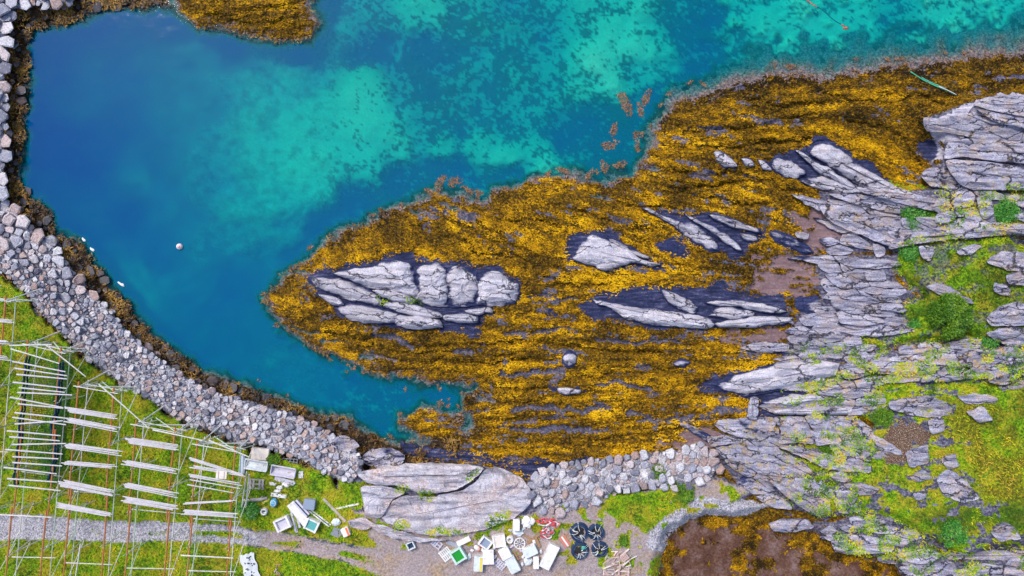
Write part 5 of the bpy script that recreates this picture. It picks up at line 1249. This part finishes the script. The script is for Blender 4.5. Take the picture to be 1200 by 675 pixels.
for i in range(44):
    t = i / 43
    mb.tube([lw(lerp(lerp((73, 412), (58, 566), t), lerp((88, 412), (72, 566), t), u), .5 + 2.0 * (1 - u) ** 2) - nt.location for u in np.linspace(0, 1, 6)], .02, 3, cap=False)
mb.build('netting', 'gnet', nt)
bd = thing('board', 'small cream board lying on the poles of the rightmost rack', 'board', lw((259.5, 556.5), TOPZ + .30), R(-4))
MB().box(0, 0, 0, .76, .55, .03, .02, .008).build('panel', 'cream', bd); MB().box(-.2, 0, .032, .05, .5, .02).build('batten', 'wood', bd); MB().box(.2, 0, .032, .05, .5, .02).build('batten', 'wood', bd)

# ------------------------------------------------------------------ discarded gear by the track
U = 1 / PPM * .965
def at(name, label, cat, px, py, deg=0, dz=0.0, group=None):
    l = G(px, py); l.z += dz - .02
    return thing(name, label, cat, l, R(-deg), group)     # deg = clockwise turn in the picture
def tub(px, py, w_, h_, deg, label, rim, inner, depth=.55, fill=.25, name='fish_tub', group='discarded plastic tubs'):
    o = at(name, label, 'tub', px, py, deg, 0, group); a, b = w_ * U, h_ * U; t = min(a, b) * .13
    for sx in (-1, 1): MB().box(sx * (a - t) / 2, 0, 0, t, b - .002, depth, .02, .015).build('side_wall', rim, o)
    for sy in (-1, 1): MB().box(0, sy * (b - t) / 2, 0, a - 2 * t - .004, t, depth - .006, 0, .015).build('end_wall', rim, o)
    MB().box(0, 0, .05, a - 2 * t - .006, b - 2 * t - .006, depth * fill, 0, .01).build('bottom', inner, o)
    for sx in (-1, 1): MB().box(sx * (a / 2 - t / 2), 0, depth + .003, t * 1.25, b * 1.03, .035, .02, .012).build('rim', rim, o)
    return o
def crate(px, py, w_, h_, deg, label, mat, depth=.4, lid=None, stripe=None, cat='box', name='foam_box', group='discarded boxes'):
    o = at(name, label, cat, px, py, deg, 0, group); a, b = w_ * U, h_ * U
    MB().box(0, 0, 0, a, b, depth, .035, .03).build('body', mat, o)
    MB().box(0, 0, depth + .003, a * 1.03, b * 1.03, .06, .04, .025).build('lid', lid or mat, o)
    if stripe: MB().box(a * .28, 0, depth + .066, a * .28, b * .96, .012).build('stripe', stripe, o)
    MB().box(0, b / 2 + .012, depth * .6, a * .3, .02, .05).build('handle', 'grey', o)
    MB().box(0, -b / 2 - .012, depth * .6, a * .3, .02, .05).build('handle', 'grey', o)
    return o
def trough(px, py, w_, h_, deg, label, mat, inner):
    o = at('trough', label, 'trough', px, py, deg, 0, 'discarded troughs'); a, b = w_ * U, h_ * U
    mb = MB(); n = 8
    vs = []; 
    for k_ in range(n + 1):
        t = math.pi * k_ / n; vs.append((-math.cos(t) * b / 2, .42 - math.sin(t) * .36))
    v = []; f = []
    for sgn in (-1, 1):
        for (yy_, zz_) in vs: v.append((sgn * a / 2, yy_, zz_))
    for (yy_, zz_) in vs: v.append((-a / 2, yy_ * .88, zz_ + .05))
    for (yy_, zz_) in vs: v.append((a / 2, yy_ * .88, zz_ + .05))
    m1 = n + 1
    for k_ in range(n):
        f.append((k_, k_ + 1, m1 + k_ + 1, m1 + k_)); f.append((2 * m1 + k_, 3 * m1 + k_, 3 * m1 + k_ + 1, 2 * m1 + k_ + 1))
    mb.add(v, f).build('shell', mat, o, True)
    for sx in (-1, 1): MB().prism([(vy, vz) for vy, vz in vs], 0, .05, 0, Matrix.Translation((sx * (a / 2 + .004) - .025, 0, 0)) @ Matrix(((0, 0, 1, 0), (1, 0, 0, 0), (0, 1, 0, 0), (0, 0, 0, 1)))).build('end_wall', mat, o)
    for sy in (-1, 1): MB().box(0, sy * b / 2, .43, a * 1.02, .09, .05, .02, .01).build('rim', inner, o)
    MB().box(0, 0, .10, a * .9, b * .35, .03).build('slat', inner, o)
    return o
def pallet(px, py, w_, h_, deg, label, mat, ns=5, name='pallet', miss=(), group='discarded pallets'):
    o = at(name, label, 'pallet', px, py, deg, 0, group); a, b = w_ * U, h_ * U
    for k_ in range(3): MB().box(0, (k_ - 1) * b * .42, 0.0, a, .09, .09).build('runner', mat, o)
    for k_ in range(ns):
        if k_ in miss: continue
        MB().box(-a / 2 + a * (k_ + .5) / ns, 0, .094, a / ns * .68, b, .025, 0, .004, R(rnd.uniform(-1.5, 1.5))).build('slat', mat, o)
    return o
def plank(p0, p1, w_, label, mat, dz=.04, th=.035, stripe=None, cat='plank', name='plank', group='loose planks by the track', lift=0.0):
    q0, q1 = G(*p0), G(*p1); c = (q0 + q1) / 2; d = q1 - q0; L_ = d.length
    c.z = max(q0.z, q1.z, float(H((p0[0] + p1[0]) / 2, (p0[1] + p1[1]) / 2))) - .02
    o = thing(name, label, cat, c, math.atan2(d.y, d.x), group)
    tf = Matrix.Rotation(-lift, 4, 'Y') @ Matrix.Translation((0, 0, L_ / 2 * math.sin(abs(lift)) if lift else 0))
    MB().box(0, 0, 0, L_, w_ * U, th, 0, .006, 0, tf).build('board', mat, o)
    if stripe: MB().box(0, 0, th + .003, L_ * .97, w_ * U * .25, .012, 0, 0, 0, tf).build('stripe', stripe, o)
    else: 
        for e_ in (-.42, .42): MB().box(L_ * e_, 0, th + .002, .06, w_ * U * .9, .012, 0, 0, 0, tf).build('cleat', mat, o)
    return o
def sack(px, py, w_, h_, deg, label, mat, hgt=.3, seed=0, knot='rope', name='bag', cat='bag', group='bags and scraps by the track', amp=.3):
    o = at(name, label, cat, px, py, deg, 0, group)
    MB().lump((0, 0, hgt * .45), w_ * U / 2, h_ * U / 2, hgt * .6, amp, seed, 18, 9, hgt * .45).build('sack', mat, o)
    MB().torus((w_ * U * .33, 0, hgt * .75), .06, .02, 10, 5, 1, .1, seed).build('tie', knot, o)
    return o
crate(306.5, 531, 20, 13, 6, 'cream plastic box between the stone slope and the white trough', 'cream', .35, group='discarded boxes', name='plastic_box')
trough(302, 543.5, 26, 11, 9, 'ice white trough next to the rightmost rack', 'ice', 'white')
trough(333.5, 551, 28, 11, 10, 'lilac trough right of the ice white one', 'lilac', 'lilac')
o = at('wire_frame', 'grey wire cage frame behind the lilac trough', 'frame', 341, 540, 4)
for sx in np.linspace(-.55, .55, 5): MB().box(sx, 0, 0, .035, .45, .30).build('bar', 'grey', o)
for sy in (-.22, 0, .22): MB().box(0, sy, .302, 1.15, .035, .035).build('rail', 'grey', o)
plank((322, 560), (346, 567), 5.5, 'grey lilac plank lying below the lilac trough', 'lilac', th=.06)
pallet(353, 556, 5.5, 8, 0, 'tiny white slatted rack right of the lilac trough', 'white', 4)
plank((286, 532), (285, 554), 6, 'blue grey board at the end of the rightmost rack', 'blueg', th=.25, stripe='ice')
pallet(301, 567, 18, 12, 3, 'broken white pallet below the ice white trough', 'wood', 5, miss=(2,))
for i, (x, y, dg) in enumerate([(320, 567, 20), (328, 571, -10), (335, 568, 30), (325, 575, 5)]):
    o = at('foam_scrap', ['leftmost', 'middle', 'rightmost', 'lowest'][i] + ' of the white foam scraps in the weeds under the lilac plank', 'scrap', x, y, dg, 0, 'white foam scraps in the weeds')
    MB().lump((0, 0, .06), .28, .14, .10, .5, i, 12, 7, .06).build('piece', 'foam', o)
    MB().box(.1, 0, .10, .18, .1, .05, .02, .01).build('corner', 'foam', o)
o = at('log', 'pale bleached log lying under the broken white pallet', 'log', 300, 585, -7)
MB().tube([(-.95, 0, .12), (-.3, .03, .13), (.4, -.02, .13), (.9, .02, .12)], .15, 9, .11).build('trunk', 'wood', o, True); MB().tube([(.3, 0, .16), (.6, .22, .2)], .05, 6, .03).build('branch_stub', 'wood', o)
o = at('bucket', 'bright blue plastic bucket in the weeds above the bleached boards', 'bucket', 322, 588, 10)
MB().lump((0, 0, .24), .27, .34, .26, .08, 4, 16, 8, .24).build('body', 'blue', o, True); MB().torus((0, 0, .42), .2, .03, 16, 6).build('rim', 'ice', o); MB().tube([(-.2, 0, .45), (0, .05, .53), (.2, 0, .45)], .015, 5).build('handle', 'white', o)
plank((308, 590), (316, 584), 2.5, 'short yellow board beside the blue bucket', 'yellow')
plank((318, 579), (336, 582), 4, 'short white roller above the blue bucket', 'white', th=.12)
for (x, y, r_, mt, lb) in [(295, 601, 5, 'wood', 'brown rope coil in the grass by the rightmost rack'), (310, 599, 4.5, 'white', 'white rope coil in the grass below the log'), (597.5, 632, 4.8, 'white', 'round white rope roll between the foam boxes')]:
    o = at('rope_coil', lb, 'rope coil', x, y, 0, 0, 'small rope coils')
    for k_ in range(3): MB().torus((0, 0, .06 + .07 * k_), r_ * U * (.8 - .06 * k_), .06, 20, 6, 1, .05, k_).build('turn', mt, o)
    MB().torus((0, 0, .06), r_ * U * .4, .06, 14, 6, 1, .05, 9).build('inner_turn', mt, o)
tub(333, 612, 17, 14, 25 - 50, 'white tub with lilac inside, leftmost in the heap above the track', 'white', 'lilac', .5, .5)
for i, (q0, q1, w_) in enumerate([((340, 593), (348, 624), 3.2), ((345, 594), (352, 618), 2.6), ((342, 600), (347, 622), 2)]):
    plank(q0, q1, w_, ['longest grey plank leaning between the white tub and white panel', 'middle grey plank beside the white panel', 'thinnest plank beside the white tub'][i], 'lilac', th=.05 + .04 * i)
plank((341, 589), (360, 613), 9.5, 'wide white panel lying across the heap above the track', 'white', th=.22)
plank((347, 586), (362, 603), 6, 'purple striped panel beside the wide white panel', 'lilac', th=.3, stripe='navy')
crate(364, 589.5, 13, 11.5, 8, 'blue grey lidded box above the teal-filled tub', 'blueg', .4, 'blueg', name='plastic_box')
plank((361, 596), (387, 616), 4.2, 'white board with a dark groove right of the teal-filled tub', 'white', th=.06, stripe='navy')
tub(367, 613.5, 15, 13, 25, 'white tub filled with teal water above the track', 'white', 'teal', .5, .75)
plank((379, 584), (405, 611), 3, 'long grey plank right of the white heap', 'wood', th=.06)
plank((394, 596), (421, 590), 2, 'thin pale plank crossing the long grey one', 'white', th=.05)
sack(394, 611, 11, 9, 0, 'blue and white plastic sack right of the heap', 'ice', .3, 3, 'blue')
o = at('flagstone', 'flat slate slab lying at the track edge', 'slab', 395, 624, 20)
MB().prism([(-.42, -.3), (.3, -.36), (.44, .1), (.2, .36), (-.35, .3)], -.05, .10, .03).build('slab', 'slate', o); MB().prism([(-.2, -.2), (.2, -.2), (.1, .2), (-.2, .15)], .102, .13, .01).build('chip', 'slate', o)
crate(406, 622, 8.5, 10, -22, 'white box with an orange patch at the foot of the huge slab', 'foam', .3, None, 'orange')
tub(482, 638, 9, 8.5, -25, 'small white tub with dark inside alone below the huge slab', 'ice', 'navy', .35, .3)
pallet(512, 637, 13, 9, 38, 'lilac broken pallet next to the white slotted one', 'lilac', 5, miss=(3,))
pallet(523, 649, 14, 14, -38, 'white slotted pallet left of the green-filled tub', 'white', 6)
tub(537.5, 648.5, 15, 15.5, -32, 'pale mint tub with a bright green inside', 'mint', 'green', .55, .75)
plank((536, 637), (551, 630), 6, 'white foam board above the green-filled tub', 'foam', th=.2)
plank((524, 634), (538, 640), 5, 'grey folded board behind the green-filled tub', 'grey', th=.12)
plank((526, 627), (543, 625), 3, 'thin grey batten at the foot of the huge slab', 'grey', th=.08)
sack(550, 652, 4, 9, 10, 'small blue white scrap right of the green-filled tub', 'ice', .15, 8, name='scrap', cat='scrap')
crate(561, 658.5, 10.5, 17, 3, 'white cool box with yellow stripe, lowest in the dump', 'ice', .45, 'ice', 'yellow', name='cool_box')
o = at('float', 'small orange and white float beside the ruined foam box', 'float', 559, 641, 30)
MB().lump((0, 0, .16), .26, .19, .18, .06, 3, 14, 8, .16).build('body', 'white', o, True); MB().torus((.12, 0, .2), .14, .05, 14, 6).build('band', 'orange', o)
tub(569, 634.5, 13.5, 12, 36, 'ruined foam box with dark cavities, upper left of the dump', 'foam', 'blueg', .4, .55, 'foam_box', 'discarded boxes')
tub(585, 632.5, 14.5, 14, -8, 'square foam box with grey rim below the green moss patch', 'foam', 'cream', .4, .8, 'foam_box', 'discarded boxes')
crate(572.5, 650.5, 12.5, 16.5, -2, 'clean white box below the ruined foam box', 'foam', .45)
pallet(586, 661, 14, 9, 40, 'small slatted lilac pallet at the lower edge of the dump', 'lilac', 5)
crate(592, 646, 12, 13, -28, 'white lidded box at the upper end of the long pale-lidded one', 'ice', .5, 'foam', name='cool_box')
crate(600.5, 659, 12, 19, -28, 'long white box with pale lid in the middle of the dump', 'white', .5, 'ice', name='cool_box')
o = at('wheel_frame', 'round white frame among the dump, right of the rope roll', 'frame', 609, 636.5)
MB().torus((0, 0, .1), .40, .05, 20, 6).build('ring', 'white', o)
for k_ in range(4): MB().box(0, 0, .08, .78, .05, .04, 0, 0, R(45 * k_)).build('spoke', 'white', o)
MB().torus((0, 0, .12), .12, .05, 12, 6).build('hub', 'grey', o)
crate(605, 613, 8, 13, 2, 'narrow white box at the right end of the huge slab', 'foam', .5)
sack(618, 611, 15, 13, 10, 'crumpled white sack left of the red rope heap', 'foam', .45, 12, amp=.45)
sack(607, 624, 12, 8, 20, 'crumpled pale plastic sheet above the round frame', 'ice', .2, 13, amp=.6)
crate(621, 644, 16, 11, -25, 'tilted white crate in the middle of the dump right side', 'foam', .45, 'ice')
sack(619, 657, 11, 10, 0, 'ice blue sack at the lower right of the dump', 'ice', .3, 15, 'blue')
crate(628, 657, 6.5, 14, 0, 'narrow upright white box left of the long white panel', 'foam', .45)
plank((637, 663), (650, 637), 12.5, 'long clean white panel at the right end of the dump', 'white', th=.45)
for i, (q0, q1, lb) in enumerate([((613, 627), (632, 636), 'upper brown board in the dump below the white sack'), ((618, 636), (633, 625), 'crossed brown board in the dump below the white sack'), ((628, 630), (633, 640), 'short reddish board right of the crossed brown boards')]):
    plank(q0, q1, 2.6, lb, 'brown', th=.05 + .06 * i)
pallet(605, 651, 15, 11, 35 - 60, 'brown broken pallet under the tilted white crate', 'brown', 5, miss=(1, 3))
SCR = ['right of the green-filled tub', 'below the orange and white float', 'below the square foam box', 'right of the clean white box', 'beside the small slatted lilac pallet', 'under the round white frame', 'left of the ice blue sack', 'below the crumpled white sack',
       'above the round rope roll', 'right of the crossed brown boards', 'left of the long clean white panel', 'under the round rope roll', 'just under the square foam box right corner', 'at the lower end of the long pale-lidded box']
for i, (x_, y_) in enumerate([(553, 645), (565, 644), (579, 641), (580, 652), (593, 661), (610, 645), (613, 652), (614, 619), (598, 621), (626, 634), (634, 646), (600, 640), (590, 639), (612, 661)]):
    o = at('plastic_scrap', 'small plastic scrap ' + SCR[i], 'scrap', x_, y_, i * 47, 0, 'small white scraps among the dumped boxes')
    MB().lump((0, 0, .07), .17, .11, .10, .6, i + 30, 10, 6, .07).build('piece', ('foam', 'ice', 'lilac')[i % 3], o); MB().box(.08, .02, .06, .16, .05, .06, .01, 0, .5 * i).build('strip', ('white', 'grey')[i % 2], o)
def ropeheap(px, py, w_, h_, label, cols, seed):
    o = at('rope_heap', label, 'rope heap', px, py, 0, 0, 'red and white rope heaps'); rg = random.Random(seed)
    for k_ in range(9):
        pts = []; x0, y0 = rg.uniform(-.3, .3) * w_ * U, rg.uniform(-.3, .3) * h_ * U; a = rg.random() * 6
        for t in range(14):
            a += rg.uniform(-.6, .9); pts.append((x0 + math.cos(a) * w_ * U * .28 * rg.uniform(.6, 1.2), y0 + math.sin(a) * h_ * U * .33, .06 + .12 * rg.random()))
        MB().tube(pts, .035, 5).build('rope', cols[k_ % len(cols)], o)
    for k_ in range(6):
        MB().lump((rg.uniform(-.4, .4) * w_ * U, rg.uniform(-.35, .35) * h_ * U, .12), .11, .09, .1, .1, k_, 9, 6, .1).build('small_float', cols[0], o)
ropeheap(641, 611.5, 28, 9, 'red and white rope heap below the stone bank, upper part', ('red', 'white', 'red'), 1)
ropeheap(641, 622.5, 20, 13, 'red and white rope heap with grey scraps, lower part', ('red', 'white', 'grey'), 2)
for i, (x, y, r_, lb) in enumerate([(679, 623, 11.5, 'upper left of the four navy hose coils'), (698.5, 623, 10, 'upper right of the four navy hose coils'), (679, 644.5, 11, 'lower left of the four navy hose coils, with teal rope'), (702, 643, 10, 'lower right of the four navy hose coils')]):
    o = at('hose_coil', lb, 'hose coil', x, y, 0, 0, 'four navy hose coils'); r0 = r_ * U
    for k_ in range(6): MB().torus((rnd.uniform(-.04, .04), rnd.uniform(-.04, .04), .06 + .085 * (k_ // 2)), r0 * (.90 - .20 * (k_ % 2) - .03 * (k_ // 2)), .05, 28, 7, 1, .035, k_ + 7 * i).build('turn', 'navy' if k_ % 3 else 'blueg' if k_ == 3 else 'navy', o)
    MB().lump((0, 0, .03), r0 * .5, r0 * .45, .10, .5, i, 14, 6, .03).build('inner_net', 'black', o)
    rg = random.Random(i)
    for k_ in range(7):
        a = rg.random() * 6.28
        MB().tube([(math.cos(a) * r0 * .2, math.sin(a) * r0 * .2, .36), (math.cos(a + .2) * r0 * .6, math.sin(a + .2) * r0 * .6, .40), (math.cos(a + .1) * r0 * 1.05, math.sin(a + .1) * r0 * 1.05, .12)], .020, 5).build('lashing', 'rope', o)
    if i == 2: MB().lump((.25, .3, .38), .16, .16, .1, .4, 3, 12, 7, .06).build('rope_tuft', 'tealrope', o)
plank((658, 628.5), (666, 640), 7.5, 'salmon red board left of the navy hose coils', 'salmon', th=.06, stripe='white')
plank((677, 595), (695, 590), 2.6, 'pinkish plank lying at the foot of the stone bank', 'pinkwood', th=.05)
pl = at('plank_pile', 'pile of broken pinkish planks at the bottom edge right of the hose coils', 'plank pile', 724, 661)
rg = random.Random(3)
for k_ in range(46):
    a = rg.random() * 6.28; r_ = 1.15 * math.sqrt(rg.random()); L_ = rg.uniform(.35, .95)
    MB().box(r_ * math.cos(a), r_ * math.sin(a), .01 + .008 * k_ * (1.2 - r_ * .7), L_, rg.uniform(.06, .13), .03, 0, 0, R(rg.gauss(40, 45))).build('plank', rg.choice(('pinkwood', 'pinkwood', 'wood', 'cream')), pl)
pallet(731, 651, 9, 7, -38, 'small pinkish slatted piece on top of the broken planks', 'pinkwood', 5).location.z += .35
tp = at('tarp', 'white blotched sheet on the grass at the bottom left', 'sheet', 294, 664, -15)
n = 14; v = []; f = []
for i in range(n + 1):
    for j in range(n + 1):
        x_ = (i / n - .5) * 1.1; y_ = (j / n - .5) * 2.1
        v.append((x_ + .05 * math.sin(j), y_ + .05 * math.sin(i * 1.3), .14 + .12 * float(fbm(i * .35 + 3, j * .35, 7, 3))))
for i in range(n):
    for j in range(n): f.append((i * (n + 1) + j, (i + 1) * (n + 1) + j, (i + 1) * (n + 1) + j + 1, i * (n + 1) + j + 1))
MB().add(v, f).build('sheet', 'tarp', tp, True)
rg = random.Random(8)
for k_ in range(26):
    i, j = rg.randint(2, n - 2), rg.randint(1, n - 1); q = v[i * (n + 1) + j]; MB().lump((q[0], q[1], q[2] + .015), rg.uniform(.04, .09), rg.uniform(.03, .07), .03, .4, k_, 8, 5, .015).build('blot', 'spot', tp)
ds = at('debris', 'brown bit of driftwood debris in the grass below the track bend', 'debris', 327, 667)
for k_ in range(7): MB().tube([(rg.uniform(-.3, .3), rg.uniform(-.4, .4), .05), (rg.uniform(-.4, .4), rg.uniform(-.4, .4), .2)], .06, 6, .04).build('stick', rg.choice(('pinkwood', 'wood', 'brown')), ds)

# ------------------------------------------------------------------ things in and by the water
b = thing('mooring_buoy', 'round pale pink buoy floating in the blue bay', 'buoy', P(211, 289, 0))
MB().lump((0, 0, .08), .24, .24, .24, .02, 1, 20, 12).build('ball', 'buoy', b, True)
MB().torus((.02, -.02, .31), .06, .02, 12, 6).build('eye', 'rrope', b); MB().tube([(.05, -.05, .0), (.3, -.25, -.4), (.5, -.4, -1.2)], .02, 5).build('mooring_line', 'grope', b)
for i, (x, y, l_, dg, lb) in enumerate([(98, 281, .38, -60, 'upper of two white scraps drifting at the tide line'), (108, 292.5, .45, -45, 'lower of two white scraps drifting at the tide line'), (142, 333, .65, -38, 'winged white scrap floating off the stone slope')]):
    o = thing('floating_scrap', lb, 'scrap', P(x, y, 0), R(dg), 'white scraps floating by the slope')
    MB().lump((0, 0, .02), l_ / 2, .09, .06, .3, i, 14, 7).build('piece', 'foam', o, True); MB().lump((l_ * .2, .07, .03), .12, .08, .04, .3, i + 5, 10, 6).build('flap', 'ice', o, True)
o = thing('rope', 'green rope lying across the kelp in the upper right', 'rope', G(1093, 99))
pts = []
for t in np.linspace(0, 1, 14):
    x_, y_ = lerp((1067, 84), (1120, 113), t); q = P(x_, y_ + 1.5 * math.sin(t * 5), max(float(H(x_, y_)), 0) + .16); pts.append(q - o.location)
MB().tube(pts, .045, 7).build('strand', 'grope', o, True); MB().tube([q + Vector((.05, .09, .0)) for q in pts[3:11]], .035, 6).build('strand', 'tealrope', o, True); MB().tube([q + Vector((0, 0, .09)) for q in pts[8:14]], .03, 5).build('loose_end', 'rope', o, True)
o = thing('mooring_rope', 'thin red rope with small float in the turquoise shallows, top right', 'rope', P(965, 12, 0))
pts = [P(*lerp((930, -12), (990, 32), t), .015 if t < .45 or t > .93 else -.08) + Vector((0, .06 * math.sin(t * 14), 0)) - o.location for t in np.linspace(0, 1, 22)]
MB().tube(pts, .045, 6).build('line', 'rrope', o, True); MB().lump(P(991, 33, .02) - o.location, .24, .10, .10, .1, 2, 12, 7).build('float', 'rrope', o, True)
